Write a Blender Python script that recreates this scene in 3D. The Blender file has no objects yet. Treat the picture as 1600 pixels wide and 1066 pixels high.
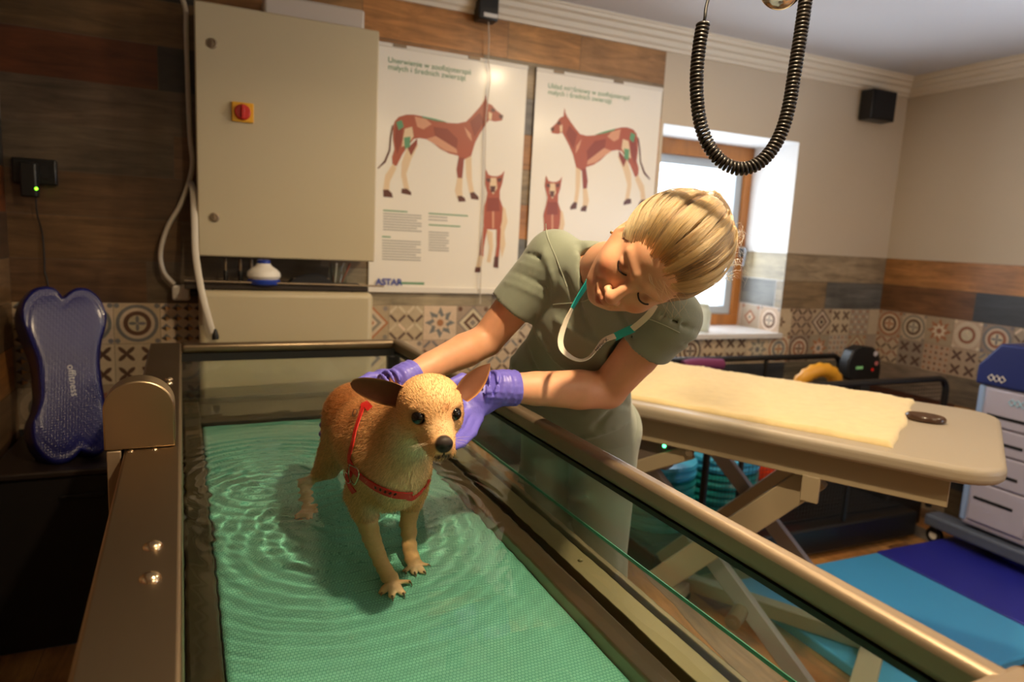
import bpy, math, random
import numpy as np
from mathutils import Vector, Matrix
random.seed(7); RNG = np.random.default_rng(5)
SC = bpy.context.scene; COL = SC.collection
# ------------------------------------------------------------------ camera
F_PX, PITCH, ROLL, YAW, CZ = 1062.0, math.radians(8.65), math.radians(3.03), math.radians(24.0), 1.55
_fh = np.array([math.sin(YAW), math.cos(YAW), 0]); _x = np.array([math.cos(YAW), -math.sin(YAW), 0]); _z = np.array([0, 0, 1.0])
FWD = _fh*math.cos(PITCH) - _z*math.sin(PITCH); _u = _fh*math.sin(PITCH) + _z*math.cos(PITCH)
RIGHT = math.cos(ROLL)*_x + math.sin(ROLL)*_u; UP = -math.sin(ROLL)*_x + math.cos(ROLL)*_u
CAM = np.array([0, 0, CZ])
cam = bpy.data.cameras.new('camera'); camo = bpy.data.objects.new('camera', cam); COL.objects.link(camo)
camo.matrix_world = Matrix([[RIGHT[i], UP[i], -FWD[i], CAM[i]] for i in range(3)] + [[0, 0, 0, 1]])
cam.sensor_width = 36; cam.lens = F_PX/1600*36; cam.clip_start = 0.02
cam.dof.use_dof = True; cam.dof.focus_distance = 1.22; cam.dof.aperture_fstop = 3.2
SC.camera = camo
# ------------------------------------------------------------------ world, lights, exposure
w = bpy.data.worlds.new('daylight'); SC.world = w; w.use_nodes = True
w.node_tree.nodes['Background'].inputs[0].default_value = (0.80, 0.90, 1.0, 1)
w.node_tree.nodes['Background'].inputs[1].default_value = 9.0
SC.view_settings.view_transform = 'Standard'; SC.view_settings.look = 'None'
SC.view_settings.exposure = -0.05; SC.view_settings.gamma = 1.0
SC.cycles.use_denoising = True
SC.cycles.max_bounces = 10; SC.cycles.transmission_bounces = 8; SC.cycles.transparent_max_bounces = 16
SC.cycles.glossy_bounces = 5; SC.cycles.diffuse_bounces = 4
SC.cycles.sample_clamp_indirect = 6.0; SC.cycles.blur_glossy = 0.6
def area(name, loc, aim, sx, sy, power, col, caustic=False, spread=180, portal=False):
    l = bpy.data.lights.new(name, 'AREA'); l.shape = 'RECTANGLE'; l.size = sx; l.size_y = sy; l.energy = power; l.color = col
    l.spread = math.radians(spread)
    if portal: l.cycles.is_portal = True
    if caustic: l.cycles.is_caustics_light = True
    o = bpy.data.objects.new(name, l); COL.objects.link(o); o.location = loc
    o.rotation_euler = (Vector(aim) - Vector(loc)).to_track_quat('-Z', 'Y').to_euler(); return o
WARM = (1.0, 0.76, 0.47)
area('ceiling_lamp_light', (0.66, 0.62, 2.62), (0.55, 0.8, 0), 0.07, 0.07, 34, WARM, caustic=True, spread=150)
area('ceiling_lamp_light', (1.75, 1.9, 2.62), (1.7, 1.9, 0), 0.12, 0.12, 26, WARM)
area('ceiling_lamp_light', (2.9, 0.2, 2.62), (2.7, 1.0, 0), 0.25, 0.25, 14, WARM)
area('ceiling_lamp_light', (1.6, -1.0, 2.62), (1.5, -0.9, 0), 0.4, 0.4, 24, WARM)
area('side_window_daylight', (4.08, -0.6, 1.5), (2.5, 0.3, 1.5), 1.2, 1.2, 30, (0.72, 0.84, 1.0))
area('side_window_daylight', (4.05, 0.7, 1.7), (2.9, 1.5, 2.68), 0.9, 0.5, 24, (0.75, 0.86, 1.0), spread=95)
area('window_portal', (2.75, 3.62, 1.62), (2.75, 2.0, 1.5), 0.99, 1.16, 1, (1, 1, 1), portal=True)
# ------------------------------------------------------------------ helpers
def lin(c):
    c = np.asarray(c[:3], float)/255.0
    return tuple(np.where(c <= 0.04045, c/12.92, ((c+0.055)/1.055)**2.4))
def ray(px, py): return RIGHT*(px-800)/F_PX - UP*(py-533)/F_PX + FWD
def at(px, py, t): return CAM + ray(px, py)*t
def hit(px, py, axis, val):
    d = ray(px, py); return CAM + d*((val-CAM[axis])/d[axis])
WATER_Z, BELT_Z = 0.965, 0.80
def under(px, py, z, n=1.33):                        # a point seen through the water surface
    d = ray(px, py); d = d/np.linalg.norm(d); p = CAM + d*((WATER_Z-CAM[2])/d[2]); ci = -d[2]; s = 1/n
    t = s*d + (s*ci - math.sqrt(1-s*s*(1-ci*ci)))*np.array([0, 0, 1.0]); return p + t*((z-p[2])/t[2])
def unit(v): v = np.asarray(v, float); return v/np.linalg.norm(v)
class MB:
    def __init__(s): s.v = []; s.f = []; s.m = []; s.c = []; s.n = 0
    def add(s, vs, fs, mi=0, col=None):
        vs = np.asarray(vs, float); b = s.n
        s.v.append(vs); s.n += len(vs)
        for f in fs: s.f.append(tuple(b+i for i in f)); s.m.append(mi); s.c.append(col)
        return s
    def box(s, a, b, mi=0, M=None):
        (x0, y0, z0), (x1, y1, z1) = a, b
        v = np.array([(x0,y0,z0),(x1,y0,z0),(x1,y1,z0),(x0,y1,z0),(x0,y0,z1),(x1,y0,z1),(x1,y1,z1),(x0,y1,z1)], float)
        if M is not None: v = v @ M[:3,:3].T + M[:3,3]
        return s.add(v, [(0,3,2,1),(4,5,6,7),(0,1,5,4),(1,2,6,5),(2,3,7,6),(3,0,4,7)], mi)
    def tube(s, pts, r, n=12, mi=0, closed=False, caps=True, flat=1.0, up=None):
        P = np.asarray(pts, float); m = len(P); R = np.broadcast_to(np.asarray(r, float), (m,))
        T = np.gradient(P, axis=0) if not closed else np.roll(P, -1, 0)-np.roll(P, 1, 0)
        T /= np.maximum(np.linalg.norm(T, axis=1)[:, None], 1e-9)
        u = np.array(up, float) if up is not None else (np.array([0, 0, 1.0]) if abs(T[0][2]) < .9 else np.array([1.0, 0, 0]))
        rings = []
        for i in range(m):
            u = u - T[i]*(u@T[i]); u /= max(np.linalg.norm(u), 1e-9)
            if up is not None: uu = np.array(up, float); uu = uu-T[i]*(uu@T[i]); u = uu/np.linalg.norm(uu)
            b = np.cross(T[i], u); a = np.arange(n)/n*2*math.pi
            rings.append(P[i]+R[i]*(np.cos(a)[:, None]*u*flat+np.sin(a)[:, None]*b))
        V = np.concatenate(rings); fs = []
        for i in range(m if closed else m-1):
            j = (i+1) % m
            for k in range(n): fs.append((i*n+k, i*n+(k+1) % n, j*n+(k+1) % n, j*n+k))
        if not closed and caps: fs += [tuple(range(n))[::-1], tuple((m-1)*n+k for k in range(n))]
        return s.add(V, fs, mi)
    def lathe(s, prof, origin=(0, 0, 0), axis=(0, 0, 1), n=32, mi=0, M=None):
        ax = unit(axis); u = unit(np.cross(ax, [0.3, 0.5, 0.81])); b = np.cross(ax, u); V = []; fs = []
        a = np.arange(n)/n*2*math.pi; m = len(prof)
        for r, h in prof: V.append(np.asarray(origin)+ax*h+max(r, 1e-5)*(np.cos(a)[:, None]*u+np.sin(a)[:, None]*b))
        for i in range(m-1):
            for k in range(n): fs.append((i*n+k, i*n+(k+1) % n, (i+1)*n+(k+1) % n, (i+1)*n+k))
        fs += [tuple(range(n))[::-1], tuple((m-1)*n+k for k in range(n))]
        return s.add(np.concatenate(V), fs, mi)
    def prism(s, poly, h0, h1, o=(0, 0, 0), ux=(1, 0, 0), uy=(0, 1, 0), mi=0):   # poly in the ux/uy plane, extruded along their normal
        ux = unit(ux); uy = unit(uy); nz = np.cross(ux, uy); o = np.asarray(o, float); n = len(poly)
        P = np.array([o+ux*p[0]+uy*p[1] for p in poly]); V = np.concatenate([P+nz*h0, P+nz*h1])
        return s.add(V, [tuple(range(n))[::-1], tuple(range(n, 2*n))]+[(k, (k+1) % n, n+(k+1) % n, n+k) for k in range(n)], mi)
def inv(M): return np.linalg.inv(M)
ROOTM = {}
def frame_m(loc, rz=0):
    c, s = math.cos(rz), math.sin(rz)
    return np.array([[c, -s, 0, loc[0]], [s, c, 0, loc[1]], [0, 0, 1, loc[2]], [0, 0, 0, 1.0]])
def props(o, label=None, cat=None, group=None, kind=None):
    if label: o['label'] = label
    if cat: o['category'] = cat
    if group: o['group'] = group
    if kind: o['kind'] = kind
    return o
def thing(name, label, cat, loc=(0, 0, 0), rz=0, group=None, kind=None):
    o = bpy.data.objects.new(name, None); COL.objects.link(o); o.empty_display_size = 0.05
    o.location = loc; o.rotation_euler = (0, 0, rz); ROOTM[o.name] = frame_m(loc, rz)
    return props(o, label, cat, group, kind)
def rootm(o):
    while o is not None:
        if o.name in ROOTM: return ROOTM[o.name]
        o = o.parent
    return None
def obj(name, mb, mats, parent=None, local=False, smooth=True, bevel=0, seg=2, sub=0, label=None, cat=None, group=None, kind=None, angle=40):
    """Links the shapes of mb as one mesh object; coordinates are the room's unless local=True."""
    V = np.concatenate(mb.v) if mb.v else np.zeros((0, 3))
    M = rootm(parent) if parent is not None else None
    if M is not None and not local: V = (V-M[:3, 3]) @ M[:3, :3]
    o_loc = None
    if parent is None and len(V):
        o_loc = np.array([(V[:,0].min()+V[:,0].max())/2, (V[:,1].min()+V[:,1].max())/2, V[:,2].min()]); V = V-o_loc
    me = bpy.data.meshes.new(name); me.from_pydata([tuple(x) for x in V], [], mb.f)
    for m in (mats if isinstance(mats, (list, tuple)) else [mats]): me.materials.append(m)
    me.polygons.foreach_set('material_index', mb.m)
    if any(c is not None for c in mb.c):
        a = me.color_attributes.new('Col', 'FLOAT_COLOR', 'CORNER'); arr = []
        for f, c in zip(mb.f, mb.c): arr += list((c if c is not None else (1, 1, 1)) + (1.0,))*len(f) if c is None or len(c) == 3 else list(c)*len(f)
        a.data.foreach_set('color', arr)
    me.validate(); me.update()
    o = bpy.data.objects.new(name, me); COL.objects.link(o)
    if parent is not None: o.parent = parent
    if o_loc is not None: o.location = o_loc; ROOTM[o.name] = frame_m(o_loc)
    if smooth:
        me.polygons.foreach_set('use_smooth', [True]*len(me.polygons))
        me.set_sharp_from_angle(angle=math.radians(angle))
    if bevel:
        b = o.modifiers.new('edge', 'BEVEL'); b.width = bevel; b.segments = seg; b.limit_method = 'ANGLE'; b.angle_limit = math.radians(35); b.harden_normals = False
    if sub:
        b = o.modifiers.new('smooth', 'SUBSURF'); b.levels = sub; b.render_levels = sub
    return props(o, label, cat, group, kind)
def spline(pts, n=60):
    P = np.asarray(pts, float); m = len(P); d = np.r_[0, np.cumsum(np.linalg.norm(np.diff(P[:, :3], axis=0), axis=1)**.5)]
    t = np.linspace(0, d[-1], n); out = []
    for x in t:
        i = min(max(np.searchsorted(d, x)-1, 0), m-2); u = (x-d[i])/(d[i+1]-d[i])
        p0 = P[max(i-1, 0)]; p1 = P[i]; p2 = P[i+1]; p3 = P[min(i+2, m-1)]
        out.append(0.5*((2*p1)+(-p0+p2)*u+(2*p0-5*p1+4*p2-p3)*u*u+(-p0+3*p1-3*p2+p3)*u**3))
    return np.array(out)
# ------------------------------------------------------------------ materials
def mat(name, col, rough=0.5, metal=0.0, noise=0.0, nscale=8, bump=0.0, bscale=60, spec=0.5, stretch=None, coat=0, sheen=0, emit=None, alpha=None, sss=0):
    m = bpy.data.materials.new(name); m.use_nodes = True; N = m.node_tree.nodes; L = m.node_tree.links; b = N['Principled BSDF']
    c = lin(col); b.inputs['Base Color'].default_value = (*c, 1); b.inputs['Roughness'].default_value = rough
    b.inputs['Metallic'].default_value = metal; b.inputs['Specular IOR Level'].default_value = spec
    if coat: b.inputs['Coat Weight'].default_value = coat; b.inputs['Coat Roughness'].default_value = 0.15
    if sheen: b.inputs['Sheen Weight'].default_value = sheen
    if sss: b.inputs['Subsurface Weight'].default_value = sss; b.inputs['Subsurface Radius'].default_value = (.012, .005, .003); b.inputs['Subsurface Scale'].default_value = 1
    if emit: b.inputs['Emission Color'].default_value = (*lin(emit[0]), 1); b.inputs['Emission Strength'].default_value = emit[1]
    if noise or bump:
        tc = N.new('ShaderNodeTexCoord'); mp = N.new('ShaderNodeMapping'); L.new(tc.outputs['Object'], mp.inputs['Vector'])
        if stretch: mp.inputs['Scale'].default_value = stretch
    if noise:
        t = N.new('ShaderNodeTexNoise'); t.inputs['Scale'].default_value = nscale; t.inputs['Detail'].default_value = 5; L.new(mp.outputs[0], t.inputs['Vector'])
        r = N.new('ShaderNodeValToRGB'); r.color_ramp.elements[0].position = .3; r.color_ramp.elements[1].position = .7
        r.color_ramp.elements[0].color = (*[x*(1-noise) for x in c], 1); r.color_ramp.elements[1].color = (*[min(1, x*(1+noise)) for x in c], 1)
        L.new(t.outputs['Fac'], r.inputs['Fac']); L.new(r.outputs['Color'], b.inputs['Base Color'])
    if bump:
        t = N.new('ShaderNodeTexNoise'); t.inputs['Scale'].default_value = bscale; t.inputs['Detail'].default_value = 4; L.new(mp.outputs[0], t.inputs['Vector'])
        u = N.new('ShaderNodeBump'); u.inputs['Strength'].default_value = min(1, bump); u.inputs['Distance'].default_value = 0.002; L.new(t.outputs['Fac'], u.inputs['Height']); L.new(u.outputs[0], b.inputs['Normal'])
    return m
def vcol_mat(name, rough=0.5, grain=0.0, gscale=(2, 2, 26), bump=0.0, spec=0.5, attr='Col'):
    m = bpy.data.materials.new(name); m.use_nodes = True; N = m.node_tree.nodes; L = m.node_tree.links; b = N['Principled BSDF']
    b.inputs['Roughness'].default_value = rough; b.inputs['Specular IOR Level'].default_value = spec
    a = N.new('ShaderNodeAttribute'); a.attribute_name = attr; src = a.outputs['Color']
    if grain:
        tc = N.new('ShaderNodeTexCoord'); mp = N.new('ShaderNodeMapping'); L.new(tc.outputs['Object'], mp.inputs['Vector']); mp.inputs['Scale'].default_value = gscale
        # each plank reads another part of the grain: its colour shifts the lookup
        ad = N.new('ShaderNodeVectorMath'); ad.operation = 'MULTIPLY_ADD'; L.new(a.outputs['Color'], ad.inputs[0]); ad.inputs[1].default_value = (37, 53, 71); L.new(mp.outputs[0], ad.inputs[2])
        t = N.new('ShaderNodeTexNoise'); t.inputs['Scale'].default_value = 1.6; t.inputs['Detail'].default_value = 9; t.inputs['Roughness'].default_value = .68; t.inputs['Distortion'].default_value = .6; L.new(ad.outputs[0], t.inputs['Vector'])
        t2 = N.new('ShaderNodeTexNoise'); t2.inputs['Scale'].default_value = 5; t2.inputs['Detail'].default_value = 4; L.new(tc.outputs['Object'], t2.inputs['Vector'])
        mr = N.new('ShaderNodeMapRange'); L.new(t.outputs['Fac'], mr.inputs['Value']); mr.inputs['From Min'].default_value = .3; mr.inputs['From Max'].default_value = .72; mr.inputs['To Min'].default_value = 1-grain; mr.inputs['To Max'].default_value = 1+grain*.6
        mr2 = N.new('ShaderNodeMapRange'); L.new(t2.outputs['Fac'], mr2.inputs['Value']); mr2.inputs['From Min'].default_value = .3; mr2.inputs['From Max'].default_value = .7; mr2.inputs['To Min'].default_value = 1-grain*.55; mr2.inputs['To Max'].default_value = 1+grain*.3
        mu = N.new('ShaderNodeMath'); mu.operation = 'MULTIPLY'; L.new(mr.outputs[0], mu.inputs[0]); L.new(mr2.outputs[0], mu.inputs[1])
        vm = N.new('ShaderNodeVectorMath'); vm.operation = 'SCALE'; L.new(src, vm.inputs[0]); L.new(mu.outputs[0], vm.inputs['Scale']); src = vm.outputs[0]
        if bump:
            u = N.new('ShaderNodeBump'); u.inputs['Strength'].default_value = bump; u.inputs['Distance'].default_value = .002; L.new(t.outputs['Fac'], u.inputs['Height']); L.new(u.outputs[0], b.inputs['Normal'])
    L.new(src, b.inputs['Base Color']); return m
def glass_mat(name, tint=(1, 1, 1), gloss=0.9, ior=1.45, rough=0.0, dirt=0.0):
    """A thin pane: straight-through light plus Fresnel reflection, with a little dried-water haze."""
    m = bpy.data.materials.new(name); m.use_nodes = True; N = m.node_tree.nodes; L = m.node_tree.links; N.remove(N['Principled BSDF']); out = N['Material Output']
    t = N.new('ShaderNodeBsdfTransparent'); t.inputs[0].default_value = (*tint, 1)
    g = N.new('ShaderNodeBsdfGlossy'); g.inputs['Roughness'].default_value = rough; fr = N.new('ShaderNodeLayerWeight'); fr.inputs['Blend'].default_value = .5
    pw = N.new('ShaderNodeMath'); pw.operation = 'POWER'; pw.inputs[1].default_value = 5; L.new(fr.outputs['Facing'], pw.inputs[0])
    ma = N.new('ShaderNodeMath'); ma.operation = 'MULTIPLY_ADD'; ma.inputs[1].default_value = .96; ma.inputs[2].default_value = .04; L.new(pw.outputs[0], ma.inputs[0])
    mx = N.new('ShaderNodeMixShader'); mu = N.new('ShaderNodeMath'); mu.operation = 'MULTIPLY'; mu.inputs[1].default_value = gloss
    L.new(ma.outputs[0], mu.inputs[0]); L.new(mu.outputs[0], mx.inputs[0]); L.new(t.outputs[0], mx.inputs[1]); L.new(g.outputs[0], mx.inputs[2]); last = mx
    if dirt:
        d = N.new('ShaderNodeBsdfDiffuse'); d.inputs[0].default_value = (.6, .58, .52, 1); tc = N.new('ShaderNodeTexCoord')
        n1 = N.new('ShaderNodeTexNoise'); n1.inputs['Scale'].default_value = 3.5; n1.inputs['Detail'].default_value = 6; L.new(tc.outputs['Object'], n1.inputs['Vector'])
        mr = N.new('ShaderNodeMapRange'); mr.inputs['From Min'].default_value = .42; mr.inputs['From Max'].default_value = .75; mr.inputs['To Min'].default_value = .02; mr.inputs['To Max'].default_value = dirt; L.new(n1.outputs['Fac'], mr.inputs['Value'])
        m2 = N.new('ShaderNodeMixShader'); L.new(mr.outputs[0], m2.inputs[0]); L.new(mx.outputs[0], m2.inputs[1]); L.new(d.outputs[0], m2.inputs[2]); last = m2
    L.new(last.outputs[0], out.inputs[0]); return m
M = {}
M['steel'] = mat('brushed_steel', (140, 122, 100), .46, .5, noise=.08, nscale=6, bump=.12, bscale=120, stretch=(1, .06, 1))
M['steel_left'] = mat('brushed_steel_dim', (146, 128, 104), .36, 1.0, noise=.10, nscale=6, bump=.1, bscale=120, stretch=(1, .06, 1))  # copy of the rail steel, set to look darker on the dim left
M['steel_dark'] = mat('wet_steel', (126, 112, 84), .45, .4, noise=.18, nscale=5)
M['black'] = mat('black_rubber', (18, 17, 16), .5)
M['blackpl'] = mat('black_plastic', (22, 21, 20), .38)
M['grey_paint'] = mat('powder_coated_grey', (186, 172, 140), .42, noise=.03, nscale=3)
M['white_pl'] = mat('white_plastic', (222, 216, 205), .4)
M['cable_w'] = mat('white_cable_sheath', (205, 195, 178), .45)
M['paint'] = mat('beige_wall_paint', (200, 184, 160), .75, noise=.02, nscale=2)
M['ceil'] = mat('white_ceiling_paint', (205, 203, 205), .8)
M['cornice'] = mat('cream_plaster', (225, 212, 190), .6)
M['plank'] = vcol_mat('wood_look_tile', .38, grain=.52, gscale=(2.2, 2.2, 17), bump=.15)
M['tile'] = vcol_mat('patterned_cement_tile', .42, grain=.12, gscale=(30, 30, 30))
M['belt'] = None
# ------------------------------------------------------------------ the room
X0, X1, Y0, Y1, ZC = -0.72, 4.136, -2.0, 3.2, 2.68
ZR = [1.20+0.172*k for k in range(0, 10)]
WIN = (2.26, 3.25, 1.046, 2.206)
def cut(r, holes):
    out = [r]
    for h in holes:
        nxt = []
        for (a, b, c, d) in out:
            x0, x1, z0, z1 = max(a, h[0]), min(b, h[1]), max(c, h[2]), min(d, h[3])
            if x0 >= x1 or z0 >= z1: nxt.append((a, b, c, d)); continue
            if a < x0: nxt.append((a, x0, c, d))
            if x1 < b: nxt.append((x1, b, c, d))
            if c < z0: nxt.append((x0, x1, c, z0))
            if z1 < d: nxt.append((x0, x1, z1, d))
        out = nxt
    return out
PC = {'lt': (172, 152, 122), 'bg': (148, 126, 96), 'tan': (168, 122, 72), 'or': (186, 128, 70), 'br': (120, 82, 50), 'rd': (128, 66, 30), 'gr': (112, 108, 100), 'dk': (66, 68, 70), 'db': (86, 64, 44), 'gb': (128, 116, 96), 'l1': (134, 106, 74), 'l2': (106, 78, 50), 'l3': (92, 48, 24), 'l4': (54, 50, 46), 'l5': (98, 82, 62)}  # the l tones: planks darkened to carry the dimness of the left side
def jit(c, s=.07):
    k = 1+random.uniform(-s, s); return tuple(lin([min(255, x*k*(1+random.uniform(-.02, .02))) for x in c]))
class Plane:
    def __init__(s, o, u, n, flip=False): s.o = np.array(o, float); s.u = unit(u); s.n = unit(n); s.flip = flip
    def P(s, a, z, h=0): return s.o+s.u*a+np.array([0, 0, z])+s.n*h
    def quad(s, mb, r, mi, col, h=0):
        a, b, c, d = r; v = [s.P(a, c, h), s.P(b, c, h), s.P(b, d, h), s.P(a, d, h)]
        if s.flip: v = v[::-1]
        mb.add(v, [(0, 1, 2, 3)], mi, col)
    def poly(s, mb, pts, mi, col, h):
        v = [s.P(a, z, h) for a, z in pts]
        if s.flip: v = v[::-1]
        mb.add(v, [tuple(range(len(v)))], mi, col)
def ell(cx, cy, rx, ry, rot=0, n=14):
    return [(cx+rx*math.cos(t)*math.cos(rot)-ry*math.sin(t)*math.sin(rot), cy+rx*math.cos(t)*math.sin(rot)+ry*math.sin(t)*math.cos(rot)) for t in [2*math.pi*k/n for k in range(n)]]
BGS = [(196, 174, 146), (186, 164, 136), (176, 152, 124), (200, 180, 154), (160, 142, 122)]
MOT = [(104, 74, 54), (120, 118, 118), (168, 112, 74), (214, 196, 166), (74, 58, 48), (138, 128, 116), (150, 96, 70)]
def motif(kind):
    """Printed ornament of one square tile: polygons in the unit square with a colour and a layer."""
    A, B, Cc = random.sample(MOT, 3); o = []; pi = math.pi
    if kind == 0:      # four-petal leaves
        for cx, cy in ((.25, .25), (.75, .25), (.25, .75), (.75, .75)):
            for q in range(4):
                t = pi/4+q*pi/2; o.append((ell(cx+.12*math.cos(t), cy+.12*math.sin(t), .12, .05, t), (92, 66, 50), 1))
    elif kind == 1:    # concentric diamonds
        for k, (r, c) in enumerate(((.5, A), (.42, (206, 188, 160)), (.3, B), (.18, (206, 188, 160)), (.1, A))):
            o.append(([(.5-r, .5), (.5, .5-r), (.5+r, .5), (.5, .5+r)], c, 1+k))
        for cx, cy in ((0.1, .1), (.9, .1), (.1, .9), (.9, .9)): o.append((ell(cx, cy, .07, .07), B, 1))
    elif kind == 2:    # ring medallion
        for k, (r, c) in enumerate(((.46, A), (.38, (206, 188, 160)), (.30, B), (.2, (206, 188, 160)))): o.append((ell(.5, .5, r, r, 0, 24), c, 1+k))
        for q in range(4): t = q*pi/2; o.append((ell(.5+.1*math.cos(t), .5+.1*math.sin(t), .09, .04, t), A, 6))
        for cx, cy in ((0.07, .07), (.93, .07), (.07, .93), (.93, .93)): o.append((ell(cx, cy, .06, .06), A, 1))
    elif kind == 3:    # eight-point star and petals
        n = 16; o.append(([(.5+(.46 if k % 2 == 0 else .26)*math.cos(2*pi*k/n), .5+(.46 if k % 2 == 0 else .26)*math.sin(2*pi*k/n)) for k in range(n)], A, 1))
        o.append(([(.5+(.3 if k % 2 == 0 else .17)*math.cos(2*pi*k/n+.2), .5+(.3 if k % 2 == 0 else .17)*math.sin(2*pi*k/n+.2)) for k in range(n)], (206, 188, 160), 2)); o.append((ell(.5, .5, .1, .1), B, 3))
    elif kind == 4:    # small lattice
        for i in range(5):
            for j in range(5): cx, cy, r = .1+.2*i, .1+.2*j, .06; o.append(([(cx-r, cy), (cx, cy-r), (cx+r, cy), (cx, cy+r)], A if (i+j) % 2 else B, 1))
    elif kind == 5:    # zigzag weave
        for i in range(4):
            for j in range(4):
                cx, cy = .125+.25*i, .125+.25*j; t = pi/4 if (i+j) % 2 else -pi/4; c, s_ = math.cos(t), math.sin(t)
                o.append(([(cx+x*c-y*s_, cy+x*s_+y*c) for x, y in ((-.13, -.035), (.13, -.035), (.13, .035), (-.13, .035))], A if j % 2 else (98, 78, 64), 1))
    elif kind == 6:    # cubes
        for i in range(4):
            for j in range(4):
                cx, cy, r = .125+.25*i, .125+.25*j, .12
                o.append(([(cx-r, cy), (cx, cy-r*.6), (cx, cy+r*.4)], (72, 52, 40), 1)); o.append(([(cx+r, cy), (cx, cy+r*.4), (cx, cy-r*.6)], (196, 150, 100), 1)); o.append(([(cx-r, cy), (cx, cy+r*.4), (cx+r, cy), (cx, cy+r)], (120, 124, 128), 1))
    return o
def tile_band(pl, mb, a0, a1, z1, size, rows, holes=(), kinds=None):
    na = int(math.ceil((a1-a0)/size))
    for r in range(rows):
        for k in range(na):
            a, z = a0+k*size, z1-(r+1)*size; b = min(a+size, a1)
            bg = jit(random.choice(BGS), .05)
            for q in cut((a+.0008, b-.0008, z+.0008, z+size-.0008), holes): pl.quad(mb, q, 1, bg, .0005)
            if b-a < size*.98: continue
            kd = kinds[(k*3+r*5+(k*k) % 7) % len(kinds)] if kinds else random.choice([0, 1, 1, 2, 2, 3, 3, 4, 5, 1])
            for pts, c, ly in motif(kd):
                q = [(a+x*size, z+y*size) for x, y in pts]
                if any(h[0] < p[0] < h[1] and h[2] < p[1] < h[3] for p in q for h in holes): continue
                pl.poly(mb, q, 1, jit(c, .04), .0005+.0002*ly)
def plank_row(pl, mb, z0, z1, segs, holes=()):
    for a, b, c in segs:
        for q in cut((a+.0012, b-.0012, z0+.0012, z1-.0012), holes): pl.quad(mb, q, 0, jit(PC[c], .05), .0005)
def random_segs(a0, a1, seedv):
    rr = random.Random(seedv); out = []; a = a0-rr.uniform(0, .7)
    while a < a1: b = a+rr.choice([.6, .9, 1.0]); out.append((max(a, a0), min(b, a1), rr.choice(list(PC)))); a = b
    return [s for s in out if s[1]-s[0] > .02]
grout = mat('tile_grout', (96, 84, 70), .8)
def wall(name, pl, a0, a1, fill):
    mb = MB(); fill(mb); return mb
# back wall
pb = Plane((0, Y1, 0), (1, 0, 0), (0, -1, 0))
mb = MB(); hb = [WIN]
for q in cut((X0, 2.24, 0, ZC), hb): pb.quad(mb, q, 2, None)
for q in cut((2.24, X1, 0, 1.544), hb): pb.quad(mb, q, 2, None)
for q in cut((2.24, X1, 1.544, ZC), hb): pb.quad(mb, q, 3, None)
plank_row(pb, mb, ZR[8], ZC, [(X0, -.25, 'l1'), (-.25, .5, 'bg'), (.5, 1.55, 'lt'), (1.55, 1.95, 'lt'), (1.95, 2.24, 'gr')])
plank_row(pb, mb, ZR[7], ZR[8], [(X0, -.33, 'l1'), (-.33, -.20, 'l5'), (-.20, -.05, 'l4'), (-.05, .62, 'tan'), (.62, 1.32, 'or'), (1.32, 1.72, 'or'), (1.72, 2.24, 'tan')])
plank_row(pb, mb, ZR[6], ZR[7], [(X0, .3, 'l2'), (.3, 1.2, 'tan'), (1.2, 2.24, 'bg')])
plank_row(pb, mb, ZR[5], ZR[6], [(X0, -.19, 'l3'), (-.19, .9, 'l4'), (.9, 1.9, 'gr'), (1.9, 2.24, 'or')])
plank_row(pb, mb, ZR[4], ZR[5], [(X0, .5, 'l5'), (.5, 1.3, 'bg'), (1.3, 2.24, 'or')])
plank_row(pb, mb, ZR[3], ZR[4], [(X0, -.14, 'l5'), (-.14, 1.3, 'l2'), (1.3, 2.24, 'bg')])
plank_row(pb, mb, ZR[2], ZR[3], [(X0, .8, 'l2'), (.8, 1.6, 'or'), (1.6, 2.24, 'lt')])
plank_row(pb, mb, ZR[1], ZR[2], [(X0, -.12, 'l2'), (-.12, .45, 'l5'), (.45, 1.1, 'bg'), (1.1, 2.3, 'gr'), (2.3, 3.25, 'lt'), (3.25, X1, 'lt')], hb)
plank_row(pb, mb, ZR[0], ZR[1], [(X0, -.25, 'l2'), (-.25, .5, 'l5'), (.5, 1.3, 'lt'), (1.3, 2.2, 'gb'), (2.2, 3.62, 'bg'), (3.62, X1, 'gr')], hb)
tile_band(pb, mb, X0, 0.60, ZR[0], .172, 3, hb, kinds=[6, 1, 3, 0, 2, 6])
tile_band(pb, mb, 0.60, X1, ZR[0], .172, 2, hb, kinds=[1, 0, 2, 3, 5, 1, 4, 2, 5, 1, 3])
plank_row(pb, mb, .684, ZR[0]-.344, random_segs(.6, X1, 3), hb)
for k in range(4): plank_row(pb, mb, .684-.172*(k+1), .684-.172*k, random_segs(X0, X1, 10+k))
obj('wall_back', mb, [M['plank'], M['tile'], grout, M['paint']], smooth=False, kind='structure')
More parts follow.
